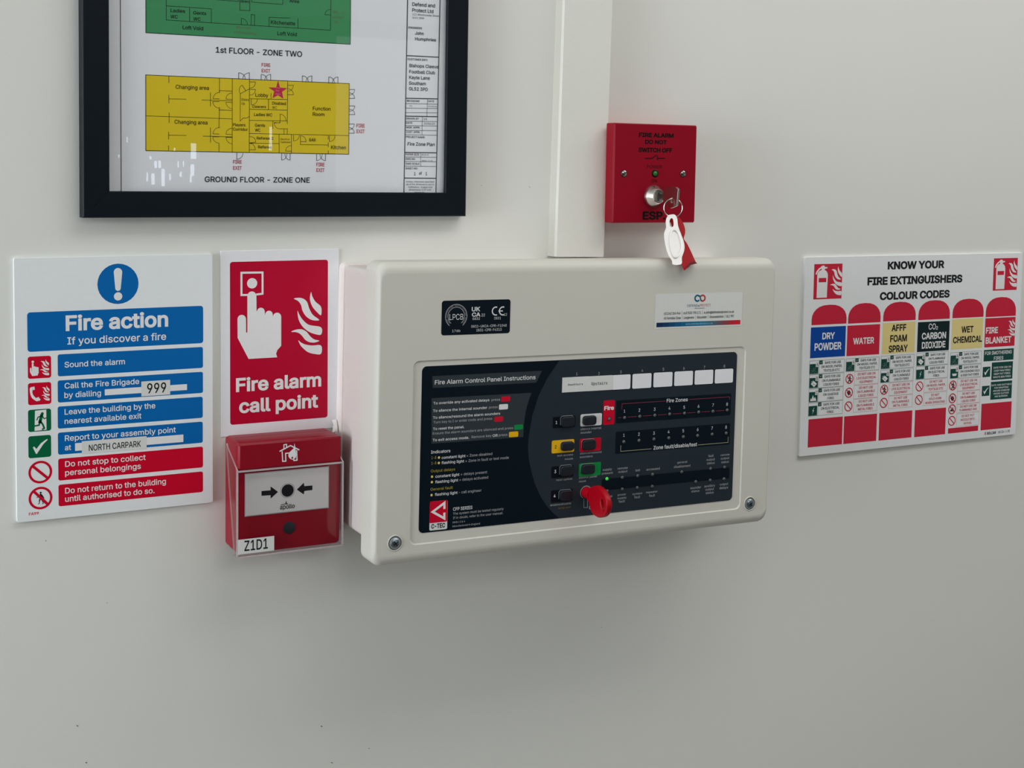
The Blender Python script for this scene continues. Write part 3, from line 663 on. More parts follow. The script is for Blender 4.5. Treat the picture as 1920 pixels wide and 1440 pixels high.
ZONE_PLAN = [
    ('R', -111.06, -190.1, 55.19, -141.21, 0, 'plan_green', 1),
    ('R', -111.23, -109.11, 54.61, -51.27, 0, 'plan_yellow', 1),
    ('L', [(-111.23, -109.11), (54.61, -109.11), (54.61, -51.27), (-111.23, -51.27)], 0.5, 1, 'plan_ink', 2),
    ('L', [(-111.06, -190.1), (55.19, -190.1), (55.19, -141.21), (-111.06, -141.21)], 0.5, 1, 'plan_ink', 2),
    ('L', [(-130.22, -192.61), (-129.95, -18.58)], 0.5, 0, 'plan_ink', 2),
    ('L', [(-38.32, -108.93), (-38.33, -113.88)], 0.38, 0, 'plan_ink', 2),
    ('L', [(-29.66, -109.29), (-29.68, -114.25)], 0.38, 0, 'plan_ink', 2),
    ('L', [(-38.33, -113.88), (-37.28, -113.83), (-36.27, -113.59), (-35.33, -113.17), (-34.51, -112.59), (-33.83, -111.87), (-33.33, -111.04), (-33.02, -110.12), (-32.91, -109.16)], 0.32, 0, 'plan_ink', 2),
    ('L', [(-29.68, -114.25), (-30.73, -114.11), (-31.75, -113.78), (-32.69, -113.29), (-33.5, -112.63), (-34.17, -111.86), (-34.67, -110.98), (-34.98, -110.04), (-35.08, -109.07)], 0.32, 0, 'plan_ink', 2),
    ('L', [(-19.96, -108.75), (-19.98, -113.44)], 0.38, 0, 'plan_ink', 2),
    ('L', [(-12.15, -109.07), (-12.17, -113.78)], 0.38, 0, 'plan_ink', 2),
    ('L', [(-19.98, -113.44), (-19.03, -113.39), (-18.11, -113.16), (-17.27, -112.77), (-16.53, -112.21), (-15.92, -111.53), (-15.46, -110.74), (-15.18, -109.87), (-15.08, -108.95)], 0.32, 0, 'plan_ink', 2),
    ('L', [(-12.17, -113.78), (-13.12, -113.64), (-14.04, -113.34), (-14.88, -112.87), (-15.62, -112.25), (-16.22, -111.52), (-16.67, -110.68), (-16.95, -109.79), (-17.04, -108.87)], 0.32, 0, 'plan_ink', 2),
    ('L', [(14.35, -108.73), (14.32, -113.78)], 0.38, 0, 'plan_ink', 2),
    ('L', [(22.39, -109.05), (22.35, -114.12)], 0.38, 0, 'plan_ink', 2),
    ('L', [(14.32, -113.78), (15.3, -113.72), (16.24, -113.48), (17.11, -113.05), (17.87, -112.45), (18.5, -111.71), (18.97, -110.85), (19.26, -109.92), (19.37, -108.93)], 0.32, 0, 'plan_ink', 2),
    ('L', [(22.35, -114.12), (21.37, -113.98), (20.43, -113.65), (19.56, -113.15), (18.81, -112.49), (18.19, -111.7), (17.73, -110.8), (17.45, -109.84), (17.36, -108.85)], 0.32, 0, 'plan_ink', 2),
    ('L', [(36.84, -108.68), (36.8, -113.77)], 0.38, 0, 'plan_ink', 2),
    ('L', [(44.76, -108.99), (44.72, -114.11)], 0.38, 0, 'plan_ink', 2),
    ('L', [(36.8, -113.77), (37.76, -113.72), (38.69, -113.46), (39.55, -113.03), (40.31, -112.43), (40.93, -111.68), (41.39, -110.81), (41.68, -109.87), (41.79, -108.87)], 0.32, 0, 'plan_ink', 2),
    ('L', [(44.72, -114.11), (43.75, -113.97), (42.83, -113.64), (41.97, -113.13), (41.23, -112.46), (40.62, -111.66), (40.17, -110.76), (39.89, -109.79), (39.8, -108.79)], 0.32, 0, 'plan_ink', 2),
    ('L', [(-2.74, -50.74), (-2.72, -45.69)], 0.38, 0, 'plan_ink', 2),
    ('L', [(4.33, -50.86), (4.36, -45.79)], 0.38, 0, 'plan_ink', 2),
    ('L', [(-2.72, -45.69), (-1.86, -45.8), (-1.03, -46.1), (-0.27, -46.57), (0.4, -47.21), (0.94, -47.99), (1.35, -48.87), (1.6, -49.83), (1.67, -50.82)], 0.32, 0, 'plan_ink', 2),
    ('L', [(4.36, -45.79), (3.5, -45.87), (2.66, -46.15), (1.89, -46.61), (1.22, -47.23), (0.67, -47.99), (0.25, -48.85), (-0.0, -49.8), (-0.09, -50.79)], 0.32, 0, 'plan_ink', 2),
    ('L', [(26.84, -50.82), (26.87, -45.7)], 0.38, 0, 'plan_ink', 2),
    ('L', [(34.47, -50.95), (34.51, -45.81)], 0.38, 0, 'plan_ink', 2),
    ('L', [(26.87, -45.7), (27.8, -45.81), (28.69, -46.12), (29.52, -46.6), (30.23, -47.25), (30.82, -48.04), (31.26, -48.93), (31.52, -49.9), (31.6, -50.9)], 0.32, 0, 'plan_ink', 2),
    ('L', [(34.51, -45.81), (33.58, -45.9), (32.68, -46.18), (31.85, -46.64), (31.12, -47.27), (30.52, -48.03), (30.07, -48.91), (29.79, -49.87), (29.7, -50.87)], 0.32, 0, 'plan_ink', 2),
    ('L', [(2.16, -105.69), (6.82, -105.88)], 0.38, 0, 'plan_ink', 2),
    ('L', [(2.2, -98.12), (6.86, -98.28)], 0.38, 0, 'plan_ink', 2),
    ('L', [(6.82, -105.88), (6.73, -104.95), (6.47, -104.05), (6.05, -103.21), (5.47, -102.47), (4.77, -101.85), (3.97, -101.39), (3.1, -101.08), (2.19, -100.96)], 0.32, 0, 'plan_ink', 2),
    ('L', [(6.86, -98.28), (6.77, -99.21), (6.5, -100.09), (6.06, -100.89), (5.48, -101.59), (4.77, -102.15), (3.96, -102.56), (3.09, -102.8), (2.18, -102.85)], 0.32, 0, 'plan_ink', 2),
    ('L', [(54.72, -104.31), (59.39, -104.49)], 0.38, 0, 'plan_ink', 2),
    ('L', [(54.79, -97.05), (59.46, -97.22)], 0.38, 0, 'plan_ink', 2),
    ('L', [(59.39, -104.49), (59.31, -103.6), (59.05, -102.74), (58.62, -101.93), (58.05, -101.22), (57.35, -100.63), (56.55, -100.18), (55.67, -99.89), (54.77, -99.77)], 0.32, 0, 'plan_ink', 2),
    ('L', [(59.46, -97.22), (59.36, -98.1), (59.08, -98.94), (58.65, -99.71), (58.06, -100.38), (57.35, -100.92), (56.54, -101.31), (55.66, -101.54), (54.75, -101.59)], 0.32, 0, 'plan_ink', 2),
    ('L', [(54.71, -90.87), (59.58, -91.03)], 0.38, 0, 'plan_ink', 2),
    ('L', [(54.78, -83.85), (59.64, -83.99)], 0.38, 0, 'plan_ink', 2),
    ('L', [(59.58, -91.03), (59.49, -90.17), (59.22, -89.34), (58.78, -88.56), (58.18, -87.88), (57.45, -87.31), (56.61, -86.87), (55.7, -86.59), (54.75, -86.48)], 0.32, 0, 'plan_ink', 2),
    ('L', [(59.64, -83.99), (59.54, -84.85), (59.26, -85.66), (58.8, -86.41), (58.19, -87.06), (57.44, -87.58), (56.6, -87.96), (55.69, -88.18), (54.74, -88.24)], 0.32, 0, 'plan_ink', 2),
    ('L', [(54.46, -76.07), (59.32, -76.2)], 0.38, 0, 'plan_ink', 2),
    ('L', [(54.52, -68.55), (59.39, -68.66)], 0.38, 0, 'plan_ink', 2),
    ('L', [(59.32, -76.2), (59.24, -75.28), (58.97, -74.39), (58.53, -73.56), (57.93, -72.83), (57.19, -72.23), (56.36, -71.77), (55.45, -71.48), (54.5, -71.37)], 0.32, 0, 'plan_ink', 2),
    ('L', [(59.39, -68.66), (59.29, -69.58), (59.0, -70.46), (58.55, -71.26), (57.93, -71.96), (57.19, -72.53), (56.35, -72.94), (55.43, -73.19), (54.48, -73.25)], 0.32, 0, 'plan_ink', 2),
    ('L', [(-39.7, -50.7), (-39.69, -45.84)], 0.38, 0, 'plan_ink', 2),
    ('L', [(-39.69, -45.84), (-38.73, -45.91), (-37.8, -46.17), (-36.95, -46.6), (-36.21, -47.2), (-35.59, -47.92), (-35.14, -48.75), (-34.86, -49.66), (-34.77, -50.61)], 0.32, 0, 'plan_ink', 2),
    ('L', [(-29.54, -109.18), (-29.57, -51.29)], 0.38, 0, 'plan_ink', 2),
    ('L', [(-43.46, -108.9), (-43.42, -51.05)], 0.38, 0, 'plan_ink', 2),
    ('L', [(2.02, -108.71), (1.84, -74.91)], 0.38, 0, 'plan_ink', 2),
    ('L', [(1.86, -71.05), (1.76, -66.59)], 0.38, 0, 'plan_ink', 2),
    ('L', [(-29.3, -93.88), (1.92, -94.19)], 0.38, 0, 'plan_ink', 2),
    ('L', [(-29.27, -85.51), (1.78, -85.71)], 0.38, 0, 'plan_ink', 2),
    ('L', [(-13.79, -93.83), (-13.88, -85.7)], 0.38, 0, 'plan_ink', 2),
    ('L', [(-29.24, -76.72), (-4.49, -76.99)], 0.38, 0, 'plan_ink', 2),
    ('L', [(-29.38, -66.33), (54.28, -66.6)], 0.38, 0, 'plan_ink', 2),
    ('L', [(-5.05, -66.43), (-4.85, -51.6)], 0.38, 0, 'plan_ink', 2),
    ('L', [(-29.36, -58.64), (-5.14, -58.83)], 0.38, 0, 'plan_ink', 2),
    ('L', [(5.49, -66.08), (5.45, -51.48)], 0.38, 0, 'plan_ink', 2),
    ('L', [(-10.21, -76.48), (-10.19, -70.75)], 0.38, 0, 'plan_ink', 2),
    ('L', [(-9.1, -75.5), (-4.48, -75.45), (-4.18, -77.0)], 0.38, 0, 'plan_ink', 2),
    ('L', [(-4.18, -77.0), (-4.21, -82.33)], 0.38, 0, 'plan_ink', 2),
    ('L', [(-4.21, -82.33), (-3.24, -82.26), (-2.31, -81.98), (-1.46, -81.51), (-0.7, -80.87), (-0.08, -80.08), (0.38, -79.17), (0.67, -78.18), (0.77, -77.14)], 0.32, 0, 'plan_ink', 2),
    ('L', [(-4.18, -77.0), (1.58, -77.16)], 0.38, 0, 'plan_ink', 2),
    ('L', [(-3.86, -75.65), (-9.1, -75.21)], 0.38, 0, 'plan_ink', 2),
    ('L', [(-9.1, -75.21), (-9.0, -74.24), (-8.69, -73.32), (-8.21, -72.49), (-7.55, -71.78), (-6.76, -71.22), (-5.85, -70.83), (-4.86, -70.62), (-3.84, -70.61)], 0.32, 0, 'plan_ink', 2),
    ('L', [(-3.84, -70.73), (1.86, -70.75)], 0.38, 0, 'plan_ink', 2),
    ('L', [(-0.74, -70.69), (-0.85, -66.82)], 0.38, 0, 'plan_ink', 2),
    ('L', [(36.72, -65.9), (36.74, -63.18)], 0.38, 0, 'plan_ink', 2),
    ('L', [(36.76, -60.47), (36.79, -56.84)], 0.38, 0, 'plan_ink', 2),
    ('L', [(36.82, -53.82), (36.83, -51.41)], 0.38, 0, 'plan_ink', 2),
    ('L', [(12.99, -65.66), (13.04, -58.36), (36.78, -58.47)], 0.38, 0, 'plan_ink', 2),
    ('L', [(7.24, -65.82), (7.27, -61.23)], 0.38, 0, 'plan_ink', 2),
    ('L', [(7.27, -61.23), (8.2, -61.34), (9.1, -61.62), (9.93, -62.06), (10.66, -62.65), (11.26, -63.36), (11.7, -64.16), (11.97, -65.03), (12.05, -65.93)], 0.32, 0, 'plan_ink', 2),
    ('L', [(13.02, -60.76), (17.73, -60.85)], 0.38, 0, 'plan_ink', 2),
    ('L', [(17.73, -60.85), (17.66, -61.79), (17.41, -62.68), (16.99, -63.5), (16.42, -64.21), (15.72, -64.79), (14.91, -65.22), (14.04, -65.47), (13.12, -65.54)], 0.32, 0, 'plan_ink', 2),
    ('L', [(37.68, -65.92), (37.72, -61.39)], 0.38, 0, 'plan_ink', 2),
    ('L', [(37.72, -61.39), (38.65, -61.46), (39.55, -61.7), (40.38, -62.11), (41.1, -62.66), (41.7, -63.34), (42.13, -64.12), (42.4, -64.96), (42.49, -65.84)], 0.32, 0, 'plan_ink', 2),
    ('L', [(5.44, -52.97), (0.59, -52.88)], 0.38, 0, 'plan_ink', 2),
    ('L', [(0.59, -52.88), (0.66, -53.75), (0.9, -54.59), (1.33, -55.37), (1.91, -56.06), (2.62, -56.63), (3.45, -57.06), (4.35, -57.33), (5.29, -57.44)], 0.32, 0, 'plan_ink', 2),
    ('L', [(-29.36, -58.82), (-24.32, -59.51)], 0.38, 0, 'plan_ink', 2),
    ('L', [(-24.32, -59.51), (-24.39, -60.47), (-24.64, -61.37), (-25.08, -62.17), (-25.68, -62.84), (-26.43, -63.36), (-27.28, -63.7), (-28.22, -63.85), (-29.19, -63.81)], 0.32, 0, 'plan_ink', 2),
    ('L', [(-29.34, -53.41), (-24.6, -53.49)], 0.38, 0, 'plan_ink', 2),
    ('L', [(-24.6, -53.49), (-24.69, -54.49), (-24.95, -55.45), (-25.38, -56.33), (-25.96, -57.09), (-26.68, -57.71), (-27.49, -58.17), (-28.37, -58.44), (-29.3, -58.52)], 0.32, 0, 'plan_ink', 2),
    ('L', [(-29.35, -107.14), (-24.69, -107.16)], 0.38, 0, 'plan_ink', 2),
    ('L', [(-24.69, -107.16), (-24.74, -106.21), (-24.97, -105.3), (-25.36, -104.46), (-25.91, -103.72), (-26.6, -103.12), (-27.38, -102.67), (-28.25, -102.4), (-29.15, -102.3)], 0.32, 0, 'plan_ink', 2),
    ('L', [(-29.33, -101.3), (-24.67, -101.3)], 0.38, 0, 'plan_ink', 2),
    ('L', [(-24.67, -101.3), (-24.72, -100.42), (-24.95, -99.58), (-25.34, -98.8), (-25.89, -98.12), (-26.58, -97.56), (-27.36, -97.15), (-28.23, -96.89), (-29.13, -96.81)], 0.32, 0, 'plan_ink', 2),
    ('L', [(-28.09, -93.74), (-28.07, -89.06)], 0.38, 0, 'plan_ink', 2),
    ('L', [(-28.07, -89.06), (-27.09, -89.15), (-26.15, -89.41), (-25.28, -89.84), (-24.52, -90.43), (-23.9, -91.14), (-23.44, -91.95), (-23.15, -92.83), (-23.06, -93.74)], 0.32, 0, 'plan_ink', 2),
    ('L', [(-36.96, -97.51), (-37.08, -75.92), (-34.68, -78.32), (-31.36, -78.59), (-29.55, -79.93)], 0.38, 0, 'plan_ink', 2),
    ('L', [(-36.96, -97.51), (-32.34, -100.02), (-29.63, -101.47)], 0.38, 0, 'plan_ink', 2),
    ('L', [(-32.52, -100.01), (-35.54, -104.27)], 0.38, 0, 'plan_ink', 2),
    ('L', [(-35.54, -104.27), (-36.35, -103.7), (-37.01, -102.99), (-37.5, -102.16), (-37.79, -101.26), (-37.89, -100.3), (-37.78, -99.33), (-37.46, -98.39), (-36.96, -97.51)], 0.32, 0, 'plan_ink', 2),
    ('P', [(-6.07, -109.26), (-4.5, -103.6), (1.56, -103.36), (-2.76, -100.24), (-1.62, -94.84), (-6.13, -97.46), (-10.55, -94.94), (-9.22, -100.47), (-13.96, -103.36), (-7.58, -103.48)], 0, 'plan_star', 4),
    ('L', [(-11.85, -98.73), (-11.83, -94.49)], 0.38, 0, 'plan_ink', 2),
    ('T', 'Lobby', -24.64, -95.63, 10.54, 2.81, 'plan_ink', 3, 1, 0),
    ('T', 'Cleaners', -27.28, -86.83, 11.38, 2.11, 'plan_ink', 3, 1, 0),
    ('T', 'Disabled', -10.89, -89.84, 11.41, 2.36, 'plan_ink', 3, 1, 0),
    ('T', 'WC', -10.88, -86.38, 4.0, 2.24, 'plan_ink', 3, 0, 0),
    ('T', 'Ladies WC', -25.74, -80.35, 14.95, 2.46, 'plan_ink', 3, 1, 0),
    ('T', 'Gents', -24.98, -71.86, 8.35, 2.47, 'plan_ink', 3, 1, 0),
    ('T', 'WC', -24.96, -68.02, 4.44, 2.47, 'plan_ink', 3, 1, 0),
    ('T', 'Referee 2', -23.54, -61.79, 13.71, 2.24, 'plan_ink', 3, 1, 0),
    ('T', 'Referee', -22.3, -54.7, 11.02, 2.36, 'plan_ink', 3, 1, 0),
    ('T', 'Function', 23.3, -86.5, 15.18, 2.87, 'plan_ink', 3, 1, 0),
    ('T', 'Room', 23.27, -81.89, 9.95, 2.87, 'plan_ink', 3, 1, 0),
    ('T', 'BAR', 20.44, -61.15, 5.5, 2.52, 'plan_ink', 3, 1, 0),
    ('T', 'Kitchen', 39.17, -55.25, 12.88, 3.02, 'plan_ink', 3, 1, 0),
    ('T', 'Stairs', -36.1, -92.02, 6.02, 1.98, 'plan_ink', 3, 0, 0),
    ('T', 'Up', -36.09, -88.99, 2.77, 1.98, 'plan_ink', 3, 0, 0),
    ('T', 'Players', -42.88, -71.86, 10.03, 2.33, 'plan_ink', 3, 1, 0),
    ('T', 'Corridor', -42.87, -68.32, 12.03, 2.33, 'plan_ink', 3, 1, 0),
    ('T', 'Electrical', -3.79, -61.73, 7.57, 1.42, 'plan_ink', 3, 0, 0),
    ('T', 'Cupboard', -3.78, -59.42, 8.38, 1.42, 'plan_ink', 3, 0, 0),
    ('T', 'You', -7.82, -102.71, 3.2, 1.3, 'plan_pink', 5, 0, 0),
    ('T', 'Are', -8.0, -100.51, 2.89, 1.3, 'plan_pink', 5, 0, 0),
    ('T', 'Here', -8.29, -97.75, 4.19, 1.3, 'plan_pink', 5, 0, 0),
    ('T', 'FIRE', -19.7, -119.76, 7.14, 2.69, 'plan_red', 3, 1, 0),
    ('T', 'EXIT', -19.68, -115.19, 7.14, 2.69, 'plan_red', 3, 1, 0),
    ('T', 'FIRE', -42.71, -42.29, 7.03, 2.9, 'plan_red', 3, 1, 0),
    ('T', 'EXIT', -42.7, -37.45, 7.04, 2.9, 'plan_red', 3, 1, 0),
    ('T', 'Changing area', -88.31, -99.5, 26.16, 3.08, 'plan_ink', 3, 1, 0),
    ('T', 'Changing area', -89.17, -72.51, 25.92, 3.09, 'plan_ink', 3, 1, 0),
    ('T', '1st FLOOR - ZONE TWO', -56.73, -128.91, 70.64, 4.49, 'ink', 3, 1, 0),
    ('L', [(-110.8, -77.88), (-43.7, -77.48)], 0.38, 0, 'plan_ink', 2),
    ('L', [(-93.46, -108.96), (-93.47, -103.84)], 0.38, 0, 'plan_ink', 2),
    ('L', [(-93.47, -94.46), (-93.47, -88.22)], 0.38, 0, 'plan_ink', 2),
    ('L', [(-93.3, -91.47), (-80.08, -91.67)], 0.38, 0, 'plan_ink', 2),
    ('L', [(-93.31, -80.79), (-93.31, -73.08)], 0.38, 0, 'plan_ink', 2),
    ('L', [(-93.74, -66.05), (-93.74, -60.47)], 0.38, 0, 'plan_ink', 2),
    ('L', [(-93.74, -63.48), (-80.07, -63.62)], 0.38, 0, 'plan_ink', 2),
    ('L', [(-93.75, -55.33), (-93.75, -51.64)], 0.38, 0, 'plan_ink', 2),
    ('L', [(-53.77, -108.64), (-53.74, -97.8)], 0.38, 0, 'plan_ink', 2),
    ('L', [(-53.75, -99.36), (-43.58, -99.31)], 0.38, 0, 'plan_ink', 2),
    ('L', [(-53.72, -86.33), (-54.13, -70.22)], 0.38, 0, 'plan_ink', 2),
    ('L', [(-54.16, -84.14), (-43.54, -84.13)], 0.38, 0, 'plan_ink', 2),
    ('L', [(-54.11, -57.58), (-54.09, -51.47)], 0.38, 0, 'plan_ink', 2),
    ('L', [(-67.68, -91.5), (-43.47, -91.64)], 0.38, 0, 'plan_ink', 2),
    ('L', [(-60.91, -97.36), (-60.9, -86.97)], 0.38, 0, 'plan_ink', 2),
    ('L', [(-66.77, -63.4), (-43.4, -63.32)], 0.38, 0, 'plan_ink', 2),
    ('L', [(-60.87, -70.05), (-60.85, -58.58)], 0.38, 0, 'plan_ink', 2),
    ('L', [(-54.0, -92.84), (-58.87, -92.84)], 0.38, 0, 'plan_ink', 2),
    ('L', [(-58.87, -92.84), (-58.73, -93.83), (-58.41, -94.77), (-57.91, -95.64), (-57.27, -96.41), (-56.5, -97.03), (-55.63, -97.5), (-54.7, -97.79), (-53.74, -97.89)], 0.32, 0, 'plan_ink', 2),
    ('L', [(-54.0, -90.67), (-59.05, -90.5)], 0.38, 0, 'plan_ink', 2),
    ('L', [(-59.05, -90.5), (-58.95, -89.54), (-58.66, -88.62), (-58.19, -87.78), (-57.56, -87.05), (-56.8, -86.46), (-55.92, -86.03), (-54.97, -85.78), (-53.99, -85.72)], 0.32, 0, 'plan_ink', 2),
    ('L', [(-43.47, -92.77), (-48.48, -92.86)], 0.38, 0, 'plan_ink', 2),
    ('L', [(-48.48, -92.86), (-48.39, -93.82), (-48.11, -94.75), (-47.65, -95.6), (-47.03, -96.34), (-46.27, -96.95), (-45.41, -97.39), (-44.47, -97.66), (-43.49, -97.74)], 0.32, 0, 'plan_ink', 2),
    ('L', [(-43.47, -90.41), (-48.48, -90.42)], 0.38, 0, 'plan_ink', 2),
    ('L', [(-48.48, -90.42), (-48.38, -89.47), (-48.09, -88.55), (-47.63, -87.71), (-47.0, -86.97), (-46.24, -86.36), (-45.38, -85.9), (-44.43, -85.62), (-43.46, -85.53)], 0.32, 0, 'plan_ink', 2),
    ('L', [(-53.94, -65.35), (-58.83, -65.41)], 0.38, 0, 'plan_ink', 2),
    ('L', [(-58.83, -65.41), (-58.68, -66.39), (-58.36, -67.34), (-57.86, -68.2), (-57.22, -68.96), (-56.45, -69.58), (-55.58, -70.04), (-54.65, -70.32), (-53.69, -70.41)], 0.32, 0, 'plan_ink', 2),
    ('L', [(-53.94, -63.17), (-59.0, -63.05)], 0.38, 0, 'plan_ink', 2),
    ('L', [(-59.0, -63.05), (-58.9, -62.09), (-58.61, -61.17), (-58.14, -60.32), (-57.51, -59.58), (-56.75, -58.98), (-55.87, -58.54), (-54.92, -58.27), (-53.93, -58.2)], 0.32, 0, 'plan_ink', 2),
    ('L', [(-43.4, -65.16), (-48.42, -65.3)], 0.38, 0, 'plan_ink', 2),
    ('L', [(-48.42, -65.3), (-48.32, -66.27), (-48.04, -67.2), (-47.58, -68.04), (-46.96, -68.78), (-46.2, -69.38), (-45.33, -69.82), (-44.39, -70.07), (-43.41, -70.14)], 0.32, 0, 'plan_ink', 2),
    ('L', [(-43.39, -62.79), (-48.41, -62.86)], 0.38, 0, 'plan_ink', 2),
    ('L', [(-48.41, -62.86), (-48.31, -61.9), (-48.02, -60.98), (-47.56, -60.12), (-46.94, -59.37), (-46.17, -58.75), (-45.3, -58.29), (-44.36, -58.0), (-43.38, -57.89)], 0.32, 0, 'plan_ink', 2),
    ('L', [(-95.48, -177.14), (-95.5, -151.76), (37.97, -151.6), (38.28, -184.88)], 0.38, 0, 'plan_ink', 2),
    ('L', [(-95.49, -162.6), (-60.4, -162.48), (-60.38, -152.0)], 0.38, 0, 'plan_ink', 2),
    ('L', [(-77.43, -162.41), (-77.42, -152.0)], 0.38, 0, 'plan_ink', 2),
    ('L', [(-37.61, -173.47), (-37.58, -162.9), (-29.49, -163.07), (-29.53, -174.02)], 0.38, 0, 'plan_ink', 2),
    ('L', [(-60.85, -169.74), (-38.68, -169.76), (-38.69, -174.26)], 0.38, 0, 'plan_ink', 2),
    ('L', [(-28.08, -174.12), (-28.07, -169.95), (-2.51, -169.71), (-2.54, -175.86)], 0.38, 0, 'plan_ink', 2),
    ('L', [(-36.38, -151.69), (-36.4, -156.64)], 0.38, 0, 'plan_ink', 2),
    ('L', [(-36.4, -156.64), (-35.43, -156.61), (-34.51, -156.38), (-33.65, -155.97), (-32.9, -155.4), (-32.28, -154.69), (-31.82, -153.86), (-31.53, -152.95), (-31.43, -151.98)], 0.32, 0, 'plan_ink', 2),
    ('L', [(-28.45, -151.64), (-28.3, -160.01), (-25.5, -160.01), (-25.74, -151.62)], 0.38, 0, 'plan_ink', 2),
    ('L', [(-13.72, -151.63), (-13.75, -158.9), (3.75, -159.27)], 0.38, 0, 'plan_ink', 2),
    ('L', [(10.26, -159.05), (10.31, -151.52)], 0.38, 0, 'plan_ink', 2),
    ('L', [(38.25, -163.88), (33.11, -163.83)], 0.38, 0, 'plan_ink', 2),
    ('L', [(33.11, -163.83), (33.2, -164.7), (33.49, -165.54), (33.96, -166.32), (34.59, -167.0), (35.37, -167.57), (36.25, -167.99), (37.21, -168.25), (38.22, -168.35)], 0.32, 0, 'plan_ink', 2),
    ('T', 'Ladies', -92.24, -158.13, 11.36, 2.54, 'plan_ink', 3, 1, 0),
    ('T', 'WC', -92.24, -153.36, 5.58, 2.71, 'plan_ink', 3, 1, 0),
    ('T', 'Gents', -74.56, -157.45, 10.21, 2.56, 'plan_ink', 3, 1, 0),
    ('T', 'WC', -74.55, -152.6, 5.67, 2.73, 'plan_ink', 3, 1, 0),
    ('T', 'Loft Void', -82.87, -145.54, 16.18, 2.9, 'plan_ink', 3, 1, 0),
    ('T', 'Loft Void', -6.8, -145.22, 16.22, 2.99, 'plan_ink', 3, 1, 0),
    ('T', 'Kitchenette', -12.17, -153.71, 20.13, 2.98, 'plan_ink', 3, 1, 0),
    ('T', 'Area', 3.03, -171.7, 8.09, 2.64, 'plan_ink', 3, 1, 0),
    ('T', 'down', -37.06, -169.06, 6.92, 2.25, 'plan_ink', 3, 1, 0),
    ('T', 'REFUGE', -40.41, -148.5, 11.69, 1.73, 'plan_dim', 3, 0, 0),
    ('T', 'POINT & CALL', -41.74, -144.58, 17.57, 1.73, 'plan_dim', 3, 0, 0),
    ('T', 'FIRE', 39.96, -165.55, 4.31, 1.79, 'plan_dim', 3, 0, 0),
    ('T', 'EXIT', 47.63, -165.12, 3.85, 1.79, 'plan_dim', 3, 0, 0),
    ('T', 'POINT', 39.99, -161.37, 9.59, 1.79, 'plan_dim', 3, 0, 0),
    ('T', 'EXIT', 41.17, -157.36, 3.64, 1.79, 'plan_dim', 3, 0, 0),
    ('T', 'FIRE', 26.69, -41.06, 6.97, 2.98, 'plan_red', 3, 1, 0),
    ('T', 'EXIT', 26.72, -36.53, 6.97, 2.98, 'plan_red', 3, 1, 0),
    ('T', 'FIRE', 61.24, -73.56, 7.25, 3.01, 'plan_red', 3, 1, 0),
    ('T', 'EXIT', 61.28, -68.9, 7.25, 3.01, 'plan_red', 3, 1, 0),
    ('T', 'GROUND FLOOR - ZONE ONE', -65.4, -27.62, 86.58, 4.36, 'ink', 3, 1, 0),
    ('L', [(105.86, -198.81), (104.31, -19.09)], 0.75, 0, 'plan_ink', 2),
    ('L', [(135.58, -201.02), (133.85, -19.2)], 0.75, 0, 'plan_ink', 2),
    ('L', [(105.31, -134.44), (134.95, -134.49)], 0.75, 0, 'plan_ink', 2),
    ('L', [(105.0, -98.93), (134.61, -99.41)], 0.75, 0, 'plan_ink', 2),
    ('L', [(104.96, -94.48), (134.57, -95.0)], 0.3, 0, 'plan_ink', 2),
    ('L', [(104.93, -90.78), (134.54, -91.25)], 0.3, 0, 'plan_ink', 2),
    ('L', [(104.9, -86.97), (134.5, -87.59)], 0.3, 0, 'plan_ink', 2),
    ('L', [(104.87, -84.0), (134.47, -84.4)], 0.75, 0, 'plan_ink', 2),
    ('L', [(104.84, -79.83), (134.43, -80.27)], 0.3, 0, 'plan_ink', 2),
    ('L', [(104.8, -76.11), (134.4, -76.51)], 0.3, 0, 'plan_ink', 2),
    ('L', [(104.77, -72.21), (134.36, -72.56)], 0.3, 0, 'plan_ink', 2),
    ('L', [(104.74, -68.49), (134.32, -68.71)], 0.3, 0, 'plan_ink', 2),
    ('L', [(104.61, -53.61), (134.18, -53.84)], 0.75, 0, 'plan_ink', 2),
    ('L', [(104.58, -49.88), (134.14, -49.97)], 0.3, 0, 'plan_ink', 2),
    ('L', [(104.55, -46.16), (134.11, -46.2)], 0.3, 0, 'plan_ink', 2),
    ('L', [(104.51, -42.24), (134.07, -42.24)], 0.3, 0, 'plan_ink', 2),
    ('L', [(104.42, -32.17), (133.97, -32.15)], 0.75, 0, 'plan_ink', 2),
    ('L', [(124.92, -99.26), (124.61, -84.58)], 0.3, 0, 'plan_ink', 2),
    ('L', [(120.31, -83.99), (120.2, -68.66)], 0.3, 0, 'plan_ink', 2),
    ('L', [(119.27, -53.58), (119.42, -42.25)], 0.3, 0, 'plan_ink', 2),
    ('T', 'Defend and', 110.0, -175.96, 20.86, 2.94, 'plan_ink', 3, 1, 0),
    ('T', 'Protect Ltd', 110.06, -171.11, 19.33, 2.94, 'plan_ink', 3, 1, 0),
    ('T', '122 Winchcombe Street', 110.3, -168.23, 24.27, 1.56, 'plan_ink', 3, 0, 0),
    ('T', 'GL52 2NW', 110.12, -165.5, 10.96, 1.47, 'plan_ink', 3, 0, 0),
    ('T', 'ENGINEERS', 106.8, -157.04, 12.36, 1.66, 'plan_ink', 3, 1, 0),
    ('T', 'John', 112.82, -152.26, 7.83, 2.58, 'plan_ink', 3, 1, 0),
    ('T', 'Humphries', 112.88, -147.58, 19.19, 2.58, 'plan_ink', 3, 1, 0),
    ('T', 'CUSTOMER INFO', 106.31, -130.81, 18.29, 1.66, 'plan_ink', 3, 1, 0),
    ('T', 'Bishops Cleeve', 108.0, -125.05, 26.66, 2.77, 'plan_ink', 3, 1, 0),
